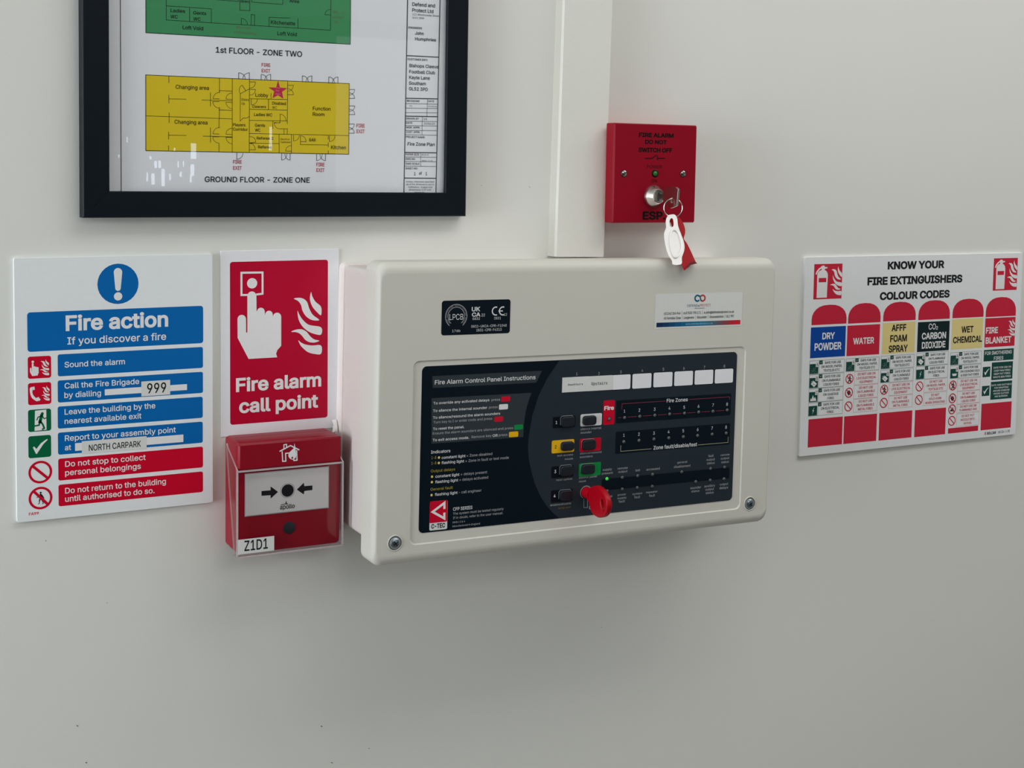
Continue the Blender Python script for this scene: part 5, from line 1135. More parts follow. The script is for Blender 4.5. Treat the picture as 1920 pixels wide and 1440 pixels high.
APPROVAL_STICKER = [
    ('R', -138.25, -89.36, -77.07, -61.75, 2.2, 'fascia_navy', 1),
    ('O', -125.41, -76.81, 9.67, 0.47, -52, 232, 'fascia_grey', 2),
    ('O', -125.41, -76.81, 7.4, 0.4, -52, 232, 'fascia_grey', 2),
    ('T', 'LPCB', -131.36, -73.91, 12.08, 4.65, 'fascia_white', 3, 0, 0),
    ('T', '176b', -128.74, -64.11, 7.07, 1.93, 'fascia_white', 3, 0, 0),
    ('T', '22', -103.1, -76.02, 3.06, 2.19, 'fascia_white', 3, 0, 0),
    ('T', '0832', -110.95, -73.36, 6.5, 1.94, 'fascia_white', 3, 0, 0),
    ('T', '12', -82.72, -76.06, 2.66, 1.97, 'fascia_white', 3, 0, 0),
    ('T', '2831', -91.64, -73.27, 6.15, 1.96, 'fascia_white', 3, 0, 0),
    ('T', '0832-UKCA-CPR-F1048', -112.01, -67.21, 31.89, 1.95, 'fascia_white', 3, 0, 0),
    ('T', '2831-CPR-F4313', -107.36, -64.03, 22.7, 2.02, 'fascia_white', 3, 0, 0),
    ('T', 'UK', -111.88, -80.4, 7.61, 3.62, 'fascia_white', 3, 2, 0),
    ('T', 'CA', -111.65, -76.15, 7.69, 3.35, 'fascia_white', 3, 2, 0),
    ('O', -90.21, -80.04, 3.72, 1.01, 70, 290, 'fascia_white', 3),
    ('O', -83.78, -79.98, 3.73, 1.02, 70, 290, 'fascia_white', 3),
    ('L', [(-87.38, -79.97), (-84.35, -80.0)], 0.9, 0, 'fascia_white', 3),
    ('TR', 'L', -131.29, -71.49, 0.9, 132.11, 'fascia_grey', 3),
    ('TR', 'O', -131.96, -72.34, 0.9, 124.34, 'fascia_grey', 3),
    ('TR', 'S', -132.5, -73.26, 0.9, 116.57, 'fascia_grey', 3),
    ('TR', 'S', -132.92, -74.26, 0.9, 108.8, 'fascia_grey', 3),
    ('TR', 'P', -133.33, -76.36, 0.9, 93.26, 'fascia_grey', 3),
    ('TR', 'R', -133.32, -77.44, 0.9, 85.49, 'fascia_grey', 3),
    ('TR', 'E', -133.16, -78.5, 0.9, 77.71, 'fascia_grey', 3),
    ('TR', 'V', -132.86, -79.53, 0.9, 69.94, 'fascia_grey', 3),
    ('TR', 'E', -132.42, -80.52, 0.9, 62.17, 'fascia_grey', 3),
    ('TR', 'N', -131.86, -81.43, 0.9, 54.4, 'fascia_grey', 3),
    ('TR', 'T', -131.17, -82.26, 0.9, 46.63, 'fascia_grey', 3),
    ('TR', 'I', -130.38, -82.99, 0.9, 38.86, 'fascia_grey', 3),
    ('TR', 'O', -129.5, -83.61, 0.9, 31.09, 'fascia_grey', 3),
    ('TR', 'N', -128.55, -84.1, 0.9, 23.31, 'fascia_grey', 3),
    ('TR', 'C', -126.48, -84.67, 0.9, 7.77, 'fascia_grey', 3),
    ('TR', 'E', -125.41, -84.75, 0.9, 0.0, 'fascia_grey', 3),
    ('TR', 'R', -124.33, -84.67, 0.9, -7.77, 'fascia_grey', 3),
    ('TR', 'T', -123.28, -84.46, 0.9, -15.54, 'fascia_grey', 3),
    ('TR', 'I', -122.27, -84.1, 0.9, -23.31, 'fascia_grey', 3),
    ('TR', 'F', -121.31, -83.61, 0.9, -31.09, 'fascia_grey', 3),
    ('TR', 'I', -120.43, -82.99, 0.9, -38.86, 'fascia_grey', 3),
    ('TR', 'C', -119.64, -82.26, 0.9, -46.63, 'fascia_grey', 3),
    ('TR', 'A', -118.96, -81.43, 0.9, -54.4, 'fascia_grey', 3),
    ('TR', 'T', -118.39, -80.52, 0.9, -62.17, 'fascia_grey', 3),
    ('TR', 'I', -117.95, -79.53, 0.9, -69.94, 'fascia_grey', 3),
    ('TR', 'O', -117.65, -78.5, 0.9, -77.71, 'fascia_grey', 3),
    ('TR', 'N', -117.5, -77.44, 0.9, -85.49, 'fascia_grey', 3),
    ('TR', 'B', -117.62, -75.3, 0.9, -101.03, 'fascia_grey', 3),
    ('TR', 'O', -117.9, -74.26, 0.9, -108.8, 'fascia_grey', 3),
    ('TR', 'A', -118.31, -73.26, 0.9, -116.57, 'fascia_grey', 3),
    ('TR', 'R', -118.86, -72.34, 0.9, -124.34, 'fascia_grey', 3),
    ('TR', 'D', -119.52, -71.49, 0.9, -132.11, 'fascia_grey', 3),
]

CONTACT_STICKER = [
    ('R', 62.97, -91.02, 155.16, -60.78, 0, 'label_white', 1),
    ('O', 106.51, -86.37, 3.24, 1.49, 35, 325, 'teal', 2),
    ('O', 112.06, -86.35, 3.25, 1.49, -145, 145, 'brick', 2),
    ('L', [(109.07, -88.16), (110.28, -84.55)], 1.3, 0, 'teal2', 3),
    ('T', 'DEFEND', 96.03, -79.03, 11.05, 2.09, 'teal', 3, 0, 0),
    ('T', '&', 107.34, -79.01, 1.74, 1.4, 'ink', 3, 0, 0),
    ('T', 'PROTECT', 109.45, -79.09, 11.42, 2.11, 'brick', 3, 0, 0),
    ('T', 'FIRE AND SECURITY', 103.98, -77.25, 10.85, 0.74, 'ink', 3, 1, 0),
    ('T', 't:01242 304 946  |  m:07525 790 171  |  e:John@defendandprotect.co.uk', 71.98, -72.75, 74.23, 2.16, 'ink', 3, 1, 0),
    ('T', '45 Ferndale Close  |  Longlevens  |  Gloucester  |  Gloucestershire  |  GL2 9RT', 72.14, -68.73, 74.25, 2.16, 'ink', 3, 1, 0),
    ('BAND', 64.78, -66.11, 153.62, -62.17),
    ('T', 'www.defendandprotect.co.uk', 94.83, -63.39, 28.85, 1.49, 'pale_blue', 4, 0, 0),
]

ISOLATOR_PLATE = [
    ('T', 'FIRE ALARM', -18.54, -32.74, 37.24, 3.94, 'plate_ink', 2, 3, 0),
    ('T', 'DO NOT', -11.87, -26.7, 23.37, 3.8, 'plate_ink', 2, 3, 0),
    ('T', 'SWITCH OFF', -18.62, -19.28, 36.06, 4.1, 'plate_ink', 2, 3, 0),
    ('T', 'POWER', -9.18, -4.81, 16.16, 2.75, 'plate_ink', 2, 0, 0),
    ('T', 'ON', -4.0, 8.06, 5.66, 2.91, 'plate_ink', 2, 0, 0),
    ('T', 'ESP.', -12.72, 41.09, 24.73, 7.5, 'plate_ink', 2, 3, 0),
    ('L', [(-11.24, -13.45), (-3.97, -13.56), (0.24, -16.46)], 0.9, 0, 'plate_ink', 2),
    ('L', [(1.71, -15.95), (1.82, -12.36)], 0.9, 0, 'plate_ink', 2),
    ('L', [(1.78, -13.81), (9.3, -13.93)], 0.9, 0, 'plate_ink', 2),
]

ISO = {'screws': [(-33.34, 0.37), (29.92, -0.18)], 'led': (-0.39, -0.07), 'lock': (-1.45, 20.49)}

CP_GLASS = (-36.24, -19.15, 32.16, 13.64)

CALL_POINT = [
    ('P', [(-23.73, -5.06), (-16.25, -4.92), (-16.26, -8.02), (-10.09, -3.07), (-16.22, 1.77), (-16.23, -0.99), (-23.72, -1.23)], 0, 'ink', 2),
    ('P', [(18.6, -5.55), (11.78, -5.6), (11.33, -8.43), (5.52, -3.42), (11.38, 1.12), (11.8, -1.63), (18.63, -1.82)], 0, 'ink', 2),
    ('C', -2.18, -3.4, 5.05, 'ink', 3),
    ('O', -2.18, -3.4, 6.06, 0.5, 0, 360, 'fascia_grey', 2),
    ('T', 'apollo', -8.48, 11.3, 12.26, 3.7, 'ink', 3, 1, 0),
    ('L', [(-7.64, 7.74), (-5.06, 7.5), (-3.34, 6.66), (-1.78, 7.83)], 0.5, 0, 'ink', 3),
    ('L', [(-3.34, 5.57), (-3.33, 7.67)], 0.7, 0, 'ink', 3),
]

CP_HOUSE = [
    ('L', [(-9.02, -36.18), (-0.53, -39.92), (6.4, -35.99)], 1.0, 0, 'white', 2),
    ('L', [(-5.94, -37.85), (-5.96, -41.02), (-3.81, -41.19), (-3.8, -39.18)], 0.8, 0, 'white', 2),
    ('L', [(-7.39, -35.46), (-6.93, -27.73), (-4.35, -27.68), (-4.55, -33.97), (-1.8, -33.99)], 0.9, 0, 'white', 2),
    ('L', [(4.67, -35.3), (4.97, -27.71), (2.37, -27.6), (2.02, -28.64)], 0.9, 0, 'white', 2),
    ('P', [(2.65, -41.33), (3.36, -38.76), (3.81, -35.37), (4.26, -31.97), (3.57, -29.51), (1.25, -28.45), (-0.92, -29.48), (-2.22, -31.68), (-1.63, -34.14), (0.35, -36.07), (2.32, -38.01)], 1, 'white', 3),
    ('P', [(0.97, -30.99), (1.67, -30.09), (1.5, -29.27), (0.81, -29.08), (0.2, -29.63)], 1, 'call_red', 4),
]

CP_LABEL = [
    ('R', -44.24, 30.96, -14.48, 42.78, 0, 'label_white', 1),
    ('T', 'Z1D1', -38.81, 40.38, 19.06, 8.3, 'ink', 3, 1, 0),
]

WALL_MARKS = [(-541.1, 1201.4, 1.1, 1.1), (-340.9, 1165.6, 1.1, 1.1), (-534.4, 1170.7, 1.0, 0.8), (-331.5, 1132.3, 1.0, 0.8), (-297.6, 1138.6, 0.8, 0.5), (-563.7, 1350.2, 0.6, 0.75), (14.8, 1254.9, 0.5, 0.25), (-65.9, 1212.1, 1.2, 0.25), (22.5, 1200.6, 0.4, 0.25), (-150.2, 1622.0, 0.25, 1.3), (-197.6, 1623.1, 0.4, 0.4), (-518.0, 1295.9, 0.3, 0.8), (-316.0, 1552.6, 0.2, 0.3)]

STREAK_SLIPS = [(0.966, 0.979, 1.58, 1.615), (0.988, 0.999, 1.581, 1.618), (0.952, 0.967, 1.494, 1.551), (1.003, 1.019, 1.486, 1.575), (1.043, 1.051, 1.518, 1.55), (0.926, 0.933, 1.511, 1.557), (1.098, 1.106, 1.536, 1.562), (1.087, 1.091, 1.582, 1.616), (1.114, 1.119, 1.588, 1.617), (1.155, 1.182, 1.629, 1.71), (1.154, 1.172, 1.542, 1.6), (1.15, 1.159, 1.507, 1.542), (1.577, 1.591, 1.713, 1.807), (1.574, 1.591, 1.68, 1.712), (1.067, 1.073, 1.668, 1.685), (0.826, 0.831, 1.709, 1.737), (0.943, 0.95, 1.623, 1.64), (0.783, 0.79, 1.629, 1.646)]

# ------------------------------------------------------------------ the room
X0, X1, Y1, HT = -2.7, 3.4, -6.2, 2.40
b = MB(); b.box(X0, X1, 0, .1, 0, HT, 'wall_paint')
pw = Print(b, .00002, 0, 0)
for x, z, w, h in WALL_MARKS:      # chips and scuffs in the emulsion
    pw.n += 1
    k = [(x + w * math.cos(a) * random.uniform(.4, 1.0) + h * .5 * math.sin(a), -z + h * math.sin(a) * random.uniform(.5, 1.0)) for a in [i * PI / 4 for i in range(8)]]
    pw.poly(k, 'scuff', 1)
struct(b.build('wall_back'))
b = MB(); b.box(X0, X1, Y1, .1, -.1, 0, 'floor_vinyl'); struct(b.build('floor'))
b = MB(); b.box(X0, X1, Y1, .1, HT, HT + .1, 'ceiling_white'); struct(b.build('ceiling'))
b = MB(); b.box(X1, X1 + .1, Y1, .1, 0, HT, 'ceiling_white'); struct(b.build('wall_right'))
b = MB(); b.box(X0, X1, Y1 - .1, Y1, 0, HT, 'room_grey'); struct(b.build('wall_front'))
b = MB()
b.box(X0 - .1, X0, Y1, -1.42, 0, HT, 'ceiling_white'); b.box(X0 - .1, X0, -.18, .1, 0, HT, 'ceiling_white')
b.box(X0 - .1, X0, -1.42, -.18, 0, .9, 'ceiling_white'); b.box(X0 - .1, X0, -1.42, -.18, 2.3, HT, 'ceiling_white')
struct(b.build('wall_left'))
b = MB()
for y0, y1, z0, z1 in ((-1.42, -.18, .9, .96), (-1.42, -.18, 2.24, 2.3), (-1.42, -1.36, .96, 2.24), (-.24, -.18, .96, 2.24)): b.box(X0 - .08, X0 - .02, y0, y1, z0, z1, 'window_frame')
struct(b.build('window_1'))
b = MB()       # added backing with glowing slips, placed to mirror as streaks in the picture glass
b.box(1.0, 1.75, Y1, Y1 + .03, 1.25, 1.85, 'room_grey')
for x0, x1, z0, z1 in STREAK_SLIPS: b.box(x0, x1, Y1 + .03, Y1 + .034, z0, z1, 'streak_glow')
struct(b.build('streak_panel'))

# ------------------------------------------------------------------ framed zone plan
fr = thing('picture_frame', (-.3777, 0, 1.5970), 'black framed fire zone plan with green and yellow floor plans behind glass', 'picture frame')
w2, hh, bar, dp = .1599, .231, .0201, .012
b = MB()
prof = [(0, 0), (0, dp - .0012), (.0012, dp), (bar - .0008, dp), (bar, dp - .0008), (bar, .0088), (bar - .004, .0088), (bar - .004, 0)]
cor = [(-w2, 0, 1, 1), (w2, 0, -1, 1), (w2, hh, -1, -1), (-w2, hh, 1, -1)]
for k in range(4):
    A_, B_ = cor[k], cor[(k + 1) % 4]
    rings = [[(c[0] + c[2] * u, -d, c[1] + c[3] * u) for u, d in prof] for c in (A_, B_)]
    g = .00006    # hairline mitre joint
    ax = Vector(rings[1][0]) - Vector(rings[0][0]); ax.normalize()
    rings = [[tuple(Vector(p) + ax * g) for p in rings[0]], [tuple(Vector(p) - ax * g) for p in rings[1]]]
    b.loft(rings, 'frame_black', smooth=False)
b.build('frame', fr)
b = MB(); b.box(-w2 + .0162, w2 - .0162, -.0059, 0.0, .0162, hh - .0162, 'paper')
Print(b, .006, 0, 0).run([e for e in ZONE_PLAN])
sheet = b.build('plan_sheet', fr)
b = MB(); b.box(-w2 + .0165, w2 - .0165, -.0086, -.0071, .0165, hh - .0165, 'picture_glass'); b.build('glass_pane', fr)

# ------------------------------------------------------------------ fire action sign with two stuck-on labels
def board(name, x, z, roll, w, h, t, mat, table, r=.0015):
    b = MB()
    o0 = rr(0, -h, w, 0, r, 4); o1 = rr(.0003, -h + .0003, w - .0003, -.0003, r, 4)
    b.loft([at_depth(o0, 0), at_depth(o0, t - .0003), at_depth(o1, t)], mat, smooth=False)
    Print(b, t).run(table)
    return b.build(name, None, (x, 0, z), -roll)
fa = tag(board('fire_action_sign', -.5860, 1.5669, .0049, .150, .200, .003, 'board_white', FIRE_ACTION), 'white fire action sign of blue and red instruction bars under a round exclamation mark', 'sign')
for tb in (FIRE_ACTION_LABEL, ASSEMBLY_LABEL):
    b = MB(); Print(b, .003).run(tb); b.build('paper_label', fa)
tag(board('call_point_sign', -.4288, 1.5697, .0045, .100, .150, .0008, 'sticker_white', CALL_SIGN, .0005), 'red fire alarm call point sign with white pressing hand and flames', 'sign')
tag(board('extinguisher_sign', .1592, 1.5548, -.0009, .300, .200, .003, 'board_white', EXTINGUISHER_SIGN), 'white wall chart of six coloured fire extinguisher columns', 'sign')

# ------------------------------------------------------------------ cable trunking above the panel
tr = thing('cable_trunking', (-.1060, 0, 1.5605), 'vertical white plastic cable trunking rising from the alarm panel', 'trunking', .0168)
b = MB(); b.box(-.0248, .0248, -.0125, 0, 0, .8, 'channel_white'); b.build('channel', tr)
b = MB()
o0 = rr(-.0250, -.0001, .0250, .8, .0006, 2); o1 = rr(-.0243, -.0001, .0243, .8, .0006, 2)
b.loft([at_depth(o0, .0122), at_depth(o0, .0148), at_depth(o1, .0155)], 'trunking_white', smooth=False); b.build('clip_on_cover', tr)

# ------------------------------------------------------------------ control panel
pn = thing('alarm_control_panel', (-.1393, 0, 1.4430), 'cream fire alarm control panel with dark instruction fascia and red key', 'control panel', .0105)
b = MB()
xl, xr, zb, zt = -.1905, .1905, -.1045, .1135
b.loft([at_depth(rr(xl, zb, xr, zt, .004, 4), d) for d in (0, .0125)], 'caulk', smooth=False)
o0 = rr(xl + .0012, zb + .0012, xr - .0012, zt - .0012, .004, 4)
b.loft([at_depth(o0, d) for d in (.0125, .068)], 'box_white', smooth=False)
b.build('back_box', pn)
# lid: rounded shell, recessed bed for the fascia
LW, LT, LB = .1926, .1203, -.1200
def lid_ring(t, base=.0845, dep=.0075, ins=(.0030, .0090, .0085)):
    a = t * PI / 2; k = 1 - math.cos(a)
    return at_depth(rr(-LW + ins[0] * k, LB + ins[2] * k, LW - ins[0] * k, LT - ins[1] * k, .0085 - .0015 * k, 8), base + dep * math.sin(a))
b = MB()
rings = [at_depth(rr(-LW, LB, LW, LT, .0085, 8), .0665)] + [lid_ring(i / 9) for i in range(10)]
b.loft(rings, 'shell_white', cap0=True, cap1=False)
R = RECESS
o_out = rr(R[0] / 1000, -R[3] / 1000, R[2] / 1000, -R[1] / 1000, .0055, 8)
o_in = rr(R[0] / 1000 + .0009, -R[3] / 1000 + .0009, R[2] / 1000 - .0009, -R[1] / 1000 - .0009, .0050, 8)
b.loft([rings[-1], at_depth(o_out, .092)], 'shell_white', False, False, smooth=False)
b.loft([at_depth(o_out, .092), at_depth(o_in, .0911)], 'shell_white', False, True, smooth=False)
b.build('lid', pn)
# printed fascia
b = MB()
M_ = MEMBRANE
om = rr(M_[0] / 1000, -M_[3] / 1000, M_[2] / 1000, -M_[1] / 1000, .004, 6)
b.loft([at_depth(om, .0910), at_depth(om, .0914)], 'fascia_navy', smooth=False)
Print(b, .0914).run(FASCIA[1:])
fascia = b.build('fascia', pn)
for x0, y0, x1, y1 in ZONE_WINDOWS:
    b = MB(); Print(b, .0914).rect(x0, y0, x1, y1, 1.3, 'sticker_white', 5); b.build('zone_window', fascia)
for tb in (ZONE_LABEL_DOWN, ZONE_LABEL_UP):
    b = MB(); Print(b, .0916).run(tb); b.build('zone_label', fascia)
for x0, y0, x1, y1 in BUTTONS:
    b = MB(); q = (x0 / 1000, -y1 / 1000, x1 / 1000, -y0 / 1000)
    rg = []
    for ins, d in ((0, .0914), (0, .0932), (.0003, .0938), (.0009, .0941)): rg.append(at_depth(rr(q[0] + ins, q[1] + ins, q[2] - ins, q[3] - ins, .0024 - ins, 5), d))
    b.loft(rg, 'button_black', False, True); b.build('push_button', fascia)
for i, (x, y, c) in enumerate(LEDS):
    b = MB(); b.lathe([(.00150, .0914), (.00146, .0920), (.0012, .0925), (.0007, .0929), (.0002, .0930)], (x / 1000, -y / 1000), c, 14); o = b.build('indicator_light', fascia)
    if c == 'led_green': o['label'] = 'green supply present indicator light'
for x, y in SCREWS:
    b = MB(); c = (x / 1000, -y / 1000)
    b.lathe([(.0068, .0921), (.0060, .0925), (.0056, .0922)], c, 'shell_white', 28, False)
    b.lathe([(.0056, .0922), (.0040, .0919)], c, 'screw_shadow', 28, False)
    b.lathe([(.0040, .0919), (.0039, .0926), (.0030, .0934), (.0018, .0937), (.0001, .0938)], c, 'zinc', 28, False)
    for a in (35, 125):
        ca, sa = math.cos(math.radians(a)), math.sin(math.radians(a))
        pts = [(u * ca - v * sa, u * sa + v * ca) for u, v in ((-.0022, -.00035), (.0022, -.00035), (.0022, .00035), (-.0022, .00035))]
        b.add([(c[0] + p[0], -.09395, c[1] + p[1]) for p in pts], [(0, 1, 2, 3)], 'ink')
    b.build('screw', pn)
def sticker(name, table, label=None):
    b = MB(); Print(b, .0921).run(table); o = b.build(name, pn)
    if label: o['label'] = label
sticker('approval_sticker', APPROVAL_STICKER, 'small black sticker of approval marks')
sticker('contact_sticker', CONTACT_STICKER, 'white contact sticker with a blue to red strip')
lk = (LOCK[0] / 1000, -LOCK[1] / 1000)
b = MB(); b.lathe([(.0046, .0914), (.0045, .0920), (.0001, .0921)], lk, 'ink', 28, False); b.build('lock', fascia)

# red plastic key left in the panel lock
kx, kz = -.1409, 1.3674
key = thing('plastic_key', (kx, -.0925, kz), 'red plastic key turned in the lock of the alarm panel', 'key')
bow = [(101.2, 1373.2), (106.3, 1375.7), (110.9, 1377.0), (116.8, 1376.9), (122.0, 1375.3), (125.9, 1373.0), (129.3, 1369.6), (130.7, 1365.7), (130.3, 1361.6), (128.5, 1357.7), (124.8, 1354.3), (119.1, 1352.0), (113.9, 1351.5), (108.6, 1352.3), (105.2, 1354.2), (103.0, 1357.2), (101.2, 1360.6), (97.5, 1362.6), (95.5, 1367.6), (97.0, 1371.5)]
hole = [(120.2, 1367.0), (122.5, 1368.2), (125.3, 1365.2), (126.0, 1361.4), (124.4, 1359.0), (121.7, 1361.2)]
def plate_yz(mb, outlines, half, bev, mat, k=4):
    vs, fs = plate_curve([catmull(o, k) for o in outlines], half - bev, bev)
    # u = depth out of the wall, v = height, w = thickness along x
    mb.add([(w, -u, v) for u, v, w in vs], fs, mat, True)
rel = lambda L: [((d / 1000 - .0925), (z / 1000 - kz)) for d, z in L]
b = MB(); plate_yz(b, [rel(bow), rel(hole)], .0026, .0011, 'key_red'); 
dish = [(112 + 6.2 * math.cos(a), 1364.5 + 8.6 * math.sin(a)) for a in [i * 2 * PI / 12 for i in range(12)]]
b.build('bow', key)
b = MB(); b.lathe([(.0047, .0), (.0047, .0055), (.0040, .0085), (.0001, .009)], (0, 0), 'key_red', 28, False); b.build('barrel', key)

# ------------------------------------------------------------------ manual call point
cp = thing('manual_call_point', (-.3813, 0, 1.3760), 'red manual call point with clear hinged cover below the red sign', 'call point', -.001)
b = MB(); o0 = rr(-.0428, -.0446, .0428, .0446, .003, 4)
b.loft([at_depth(o0, d) for d in (0, .0115)], 'call_red', smooth=False); b.build('back_box', cp)
b = MB()
o1 = rr(-.0432, -.0446, .0432, .0446, .003, 5); o2 = rr(-.0424, -.0440, .0420, .0436, .004, 5)
b.loft([at_depth(o1, .0122), at_depth(o1, .0290), at_depth(rr(-.0430, -.0445, .0428, .0442, .003, 5), .0318), at_depth(o2, .0336)], 'call_red')
# hooded top band, proud of the lower face
hb = lambda i, d: at_depth(rr(-.0428 + i, .0240, .0424 - i, .0441 - i, .0012, 3), d)
b.loft([hb(0, .030), hb(0, .0350), hb(.0012, .0362)], 'call_red')
body = b.build('front_housing', cp)
b = MB(); Print(b, .0362).run(CP_HOUSE); b.build('flame_emblem', body)
g = CP_GLASS
b = MB()
b.box(g[0] / 1000 - .0008, g[2] / 1000 + .0008, -.0341, -.0335, -g[3] / 1000 - .0008, -g[1] / 1000 + .0008, 'fascia_grey')
b.box(g[0] / 1000, g[2] / 1000, -.0345, -.0338, -g[3] / 1000, -g[1] / 1000, 'label_white')
Print(b, .0345).run(CALL_POINT); b.build('operating_panel', cp)
b = MB(); b.lathe([(.0050, .0335), (.0050, .0340), (.0044, .0342), (.0001, .0342)], (-.0004, -.0272), 'call_dark', 24, False); b.build('test_socket', cp)
# clear hinged cover: front sheet, side cheeks, bottom lip, whitened edge strips that paint in the highlights
b = MB()
cx0, cx1, cz0, cz1, cd = -.0448, .0438, -.0458, .0236, .0385
b.box(cx0 + .001, cx1 - .001, -cd, -cd + .0012, cz0 + .001, cz1 - .001, 'cover_plastic')
for x in (cx0, cx1):
    s = 1 if x < 0 else -1
    pts = [(.0300, cz0), (cd, cz0), (cd, cz1), (.0120, .0370), (.0085, .0400), (.0080, .0360)]
    for xx in (x, x + s * .0010): b.add([(xx, -d, z) for d, z in pts], [list(range(6))], 'cover_plastic')
b.box(cx0, cx1, -cd, -.029, cz0, cz0 + .001, 'cover_plastic')
cov = b.build('clear_cover', cp)
b = MB()
b.box(cx0, cx1, -cd - .0002, -cd + .0014, cz1 - .0013, cz1, 'cover_edge')
b.box(cx0, cx1, -cd - .0002, -cd + .0014, cz0, cz0 + .0012, 'cover_edge')
for x in (cx0, cx1 - .0011): b.box(x, x + .0011, -cd - .0002, -cd + .0014, cz0 + .001, cz1 - .001, 'cover_edge')
for x in (cx0, cx1):
    pts = [(cd, cz1), (.0120, .0370), (.0085, .0400), (.0080, .0360), (.0300, cz0)]
    s = .0012 if x < 0 else -.0012
    for (d0, z0), (d1, z1) in zip(pts, pts[1:]):
        b.add([(x, -d0, z0), (x + s, -d0, z0), (x + s, -d1, z1), (x, -d1, z1)], [(0, 1, 2, 3)], 'cover_edge')
b.build('cover_rim', cov)
b = MB(); Print(b, .0388).run(CP_LABEL); b.build('zone_label', cov)

# loose flake of old sealant in the gap beside the panel
b = MB()
for x0, z0, dx, ln, w, ph in ((-.3350, 1.4270, .0016, .018, .0030, .3), (-.3335, 1.4205, .0022, .020, .0016, 1.2), (-.3365, 1.4225, .0030, .010, .0035, 2.0)):
    rows = []
    for i in range(9):
        t = i / 8; x = x0 + dx * math.sin(2.2 * t + ph); z = z0 - ln * t; d = .0022 + .0050 * math.sin(PI * t * .9)
        rows.append([(x, -d, z), (x + w * (1 - .6 * t), -d - .0010 * math.cos(3 * t), z + .0006)])
    v = [p for r in rows for p in r]
    v += [(p[0], p[1] + .0004, p[2]) for p in v]
    f = []
    for i in range(8):
        k = 2 * i; f += [(k, k + 1, k + 3, k + 2), (18 + k, 18 + k + 2, 18 + k + 3, 18 + k + 1), (k, k + 2, 18 + k + 2, 18 + k), (k + 1, 18 + k + 1, 18 + k + 3, k + 3)]
    b.add(v, f, 'caulk', True)
tag(b.build('sealant_flake'), 'torn curl of white sealant hanging between call point and alarm panel', 'sealant')

# ------------------------------------------------------------------ key isolator switch
iso = thing('isolator_switch', (-.0395, 0, 1.6357), 'red fire alarm isolator switch box with chrome key lock', 'switch', .0008)
b = MB(); b.loft([at_depth(rr(-.0415, -.0425, .0425, .0425, .002, 4), d) for d in (0, .0205)], 'box_red', smooth=False); b.build('back_box', iso)
b = MB()
ph = .0444
b.loft([at_depth(rr(-ph, -ph, ph, ph, .0012, 4), .0200), at_depth(rr(-ph, -ph, ph, ph, .0012, 4), .0315), at_depth(rr(-ph + .0012, -ph + .0008, ph - .0008, ph - .0008, .0012, 4), .0330)], 'plate_red')
Print(b, .0330).run(ISOLATOR_PLATE)
plate = b.build('face_plate', iso)
for x, y in ISO['screws']:
    b = MB(); c = (x / 1000, -y / 1000)
    b.lathe([(.0034, .03305), (.0028, .0331)], c, 'ink', 24, False)
    b.lathe([(.0028, .0331), (.0026, .0337), (.0015, .0342), (.0001, .0343)], c, 'nickel', 24, False)
    b.add([(c[0] + u, -.03445, c[1] + v) for u, v in ((-.0020, -.0004), (-.0019, -.0010), (.0020, .0006), (.0019, .0011))], [(0, 1, 2, 3)], 'ink')
    b.build('screw', iso)
c = (ISO['led'][0] / 1000, -ISO['led'][1] / 1000)
b = MB(); b.lathe([(.0036, .03305), (.0028, .0334), (.0022, .0332)], c, 'plate_ink', 20, False); b.lathe([(.0022, .0331), (.0021, .0340), (.0013, .0347), (.0001, .0349)], c, 'led_dim', 20, False); b.build('indicator_light', iso)
c = (ISO['lock'][0] / 1000, -ISO['lock'][1] / 1000)
b = MB(); b.lathe([(.0104, .0330), (.0103, .0345), (.0094, .0362), (.0080, .0385), (.0066, .0412), (.0062, .0416)], c, 'chrome', 36, False)
b.lathe([(.0062, .0416), (.0058, .0414), (.0001, .0414)], c, 'nickel', 36, False)
b.box(c[0] - .0004, c[0] + .0004, -.0419, -.0414, c[1] - .0035, c[1] + .0035, 'ink'); b.build('key_lock', iso)

# key in the isolator, ring and the two plastic keys hanging from it
X = -.0410
kt = thing('key', (X, -.0416, 1.6152), 'flat metal key sitting in the red isolator lock', 'key')
rel = lambda L: [((d / 1000 - .0416), (z / 1000 - 1.6152)) for d, z in L]
b = MB()
bowk = [(47.9, 1612.9), (50.2, 1611.5), (54.5, 1607.5), (61.9, 1605.4), (69.1, 1607.3), (71.8, 1608.6), (73.3, 1622.5), (69.6, 1624.3), (62.3, 1625.0), (52.6, 1623.0), (50.2, 1618.8), (47.9, 1617.6)]
hol = [(64 + 2.6 * math.cos(a), 1612.6 + 2.6 * math.sin(a)) for a in [i * PI / 6 for i in range(12)]]
vs, fs = plate_curve([rel(bowk), rel(hol)], .0008, .0002); b.add([(w, -u, v) for u, v, w in vs], fs, 'nickel'); b.build('bow', kt)
b = MB(); b.box(-.0009, .0009, -.0070, 0, -.0026, .0026, 'nickel'); b.build('blade', kt)
ring = MB(); n1, n2, Rr, r_ = 40, 8, .0082, .00055
cw, sw = math.cos(math.radians(24)), math.sin(math.radians(24))
vs = []
for i in range(n1):
    for j in range(n2):
        A_, B_ = 2 * PI * i / n1, 2 * PI * j / n2
        x, z, y = (Rr + r_ * math.cos(B_)) * math.cos(A_), (Rr + r_ * math.cos(B_)) * math.sin(A_), r_ * math.sin(B_) * 1.6
        vs.append((x * cw + y * sw, -x * sw + y * cw, z))
fs = [(i * n2 + j, ((i + 1) % n1) * n2 + j, ((i + 1) % n1) * n2 + (j + 1) % n2, i * n2 + (j + 1) % n2) for i in range(n1) for j in range(n2)]
ring.add(vs, fs, 'nickel', True)
tag(ring.build('key_ring', None, (-.0405, -.0640, 1.6060)), 'small steel split ring hanging from the isolator key', 'key ring')
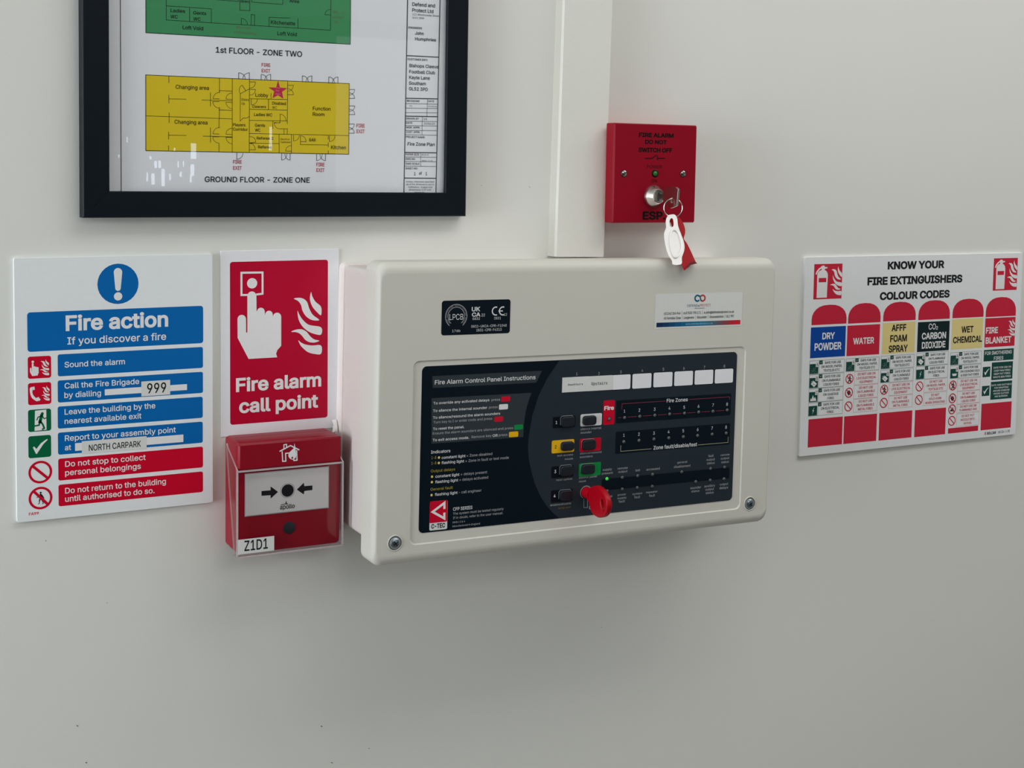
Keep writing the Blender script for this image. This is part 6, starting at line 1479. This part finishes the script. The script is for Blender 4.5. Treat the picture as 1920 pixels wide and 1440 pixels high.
def hanging(name, holes, pts, mat, half, bev, label, loc):
    """pts are (x, z) mm of the outline; it leans from the ring out over the panel lid"""
    top = max(p[1] for p in pts); bot = min(p[1] for p in pts)
    o = thing(name, loc, label, 'key')
    vs, fs = plate_curve([catmull(q, 4) for q in [pts] + holes], half - bev, bev)
    b = MB()
    dep = lambda z: LEAN[0] + (LEAN[1] - LEAN[0]) * (top - z) / (top - bot)
    b.add([(u / 1000 - loc[0], -(dep(v) / 1000 + w / 1000) - loc[1], v / 1000 - loc[2]) for u, v, w in vs], fs, mat, True)
    b.build('head', o); return o, dep

LEAN = (70, 102)
wl = (-.0440, -.0700, 1.6000)
white_pts = [(-46.3, 1600.4), (-42.7, 1600.2), (-41.7, 1597.2), (-43.9, 1590.6), (-44.2, 1583.4), (-44.7, 1576.3), (-47.5, 1570.5), (-52.2, 1565.4), (-53.6, 1563.2), (-55.6, 1559.6), (-60.5, 1558.7), (-65.0, 1559.4), (-64.3, 1562.1), (-65.8, 1567.6), (-64.8, 1575.2), (-61.9, 1583.9), (-57.1, 1589.4), (-54.9, 1594.7), (-50.5, 1599.3)]
white_hole = [(-47.6, 1597.3), (-46.6, 1595.9), (-48.4, 1591.3), (-50.9, 1589.7), (-52.2, 1591.0), (-50.5, 1595.3)]
o, dep = hanging('plastic_key', [white_hole], white_pts, 'fob_white', .0017, .0008, 'white plastic key hanging from the steel ring, beside the red one', wl)
inner = [(-51.9, 1587.4), (-47.9, 1586.1), (-48.2, 1578.9), (-50.7, 1572.5), (-56.4, 1566.8), (-60.7, 1566.2), (-61.1, 1572.6), (-57.9, 1581.0)]
b = MB(); ring_o = catmull(inner, 5)
cxm = sum(p[0] for p in ring_o) / len(ring_o); czm = sum(p[1] for p in ring_o) / len(ring_o)
def lay(pts, k, lift): return [((cxm + (x - cxm) * k) / 1000 - wl[0], -(dep(czm + (z - czm) * k) + lift) / 1000 - wl[1], (czm + (z - czm) * k) / 1000 - wl[2]) for x, z in pts]
b.loft([lay(ring_o, 1.12, 1.5), lay(ring_o, 1.06, 2.2), lay(ring_o, 1.01, 2.1), lay(ring_o, .95, 1.72)], 'fob_white', False, False)
b.build('raised_rim', o)
LEAN = (67, 99)
red_pts = [(-44.5, 1599.5), (-40.6, 1599.4), (-37.1, 1598.0), (-34.8, 1593.5), (-34.9, 1588.2), (-36.8, 1583.9), (-40.0, 1579.6), (-38.4, 1575.4), (-37.2, 1567.6), (-36.5, 1559.8), (-37.7, 1558.7), (-44.8, 1557.4), (-49.7, 1554.3), (-51.8, 1554.2), (-52.0, 1561.4), (-49.6, 1571.0), (-46.6, 1579.4), (-47.4, 1585.9), (-47.6, 1593.0)]
o, dep = hanging('plastic_key', [], red_pts, 'fob_red', .0031, .0026, 'red plastic key hanging behind the white one on the steel ring', (-.0406, -.0670, 1.5992))
b = MB()
sock = [(-37.4, 1559.3), (-44.9, 1558.1), (-50.4, 1555.0), (-48.6, 1557.6), (-44.4, 1560.2), (-39.6, 1561.2)]
vs = [(x / 1000 + .0406, -(dep(z) + 3.25) / 1000 + .0670, z / 1000 - 1.5992) for x, z in sock]
b.add(vs, [list(range(6))], 'fob_dark'); b.build('socket_shade', o)  # flat dark patch, shade of the hollow end put in as colour

bpy.data.objects.remove(font_obj); bpy.data.curves.remove(font_curve)
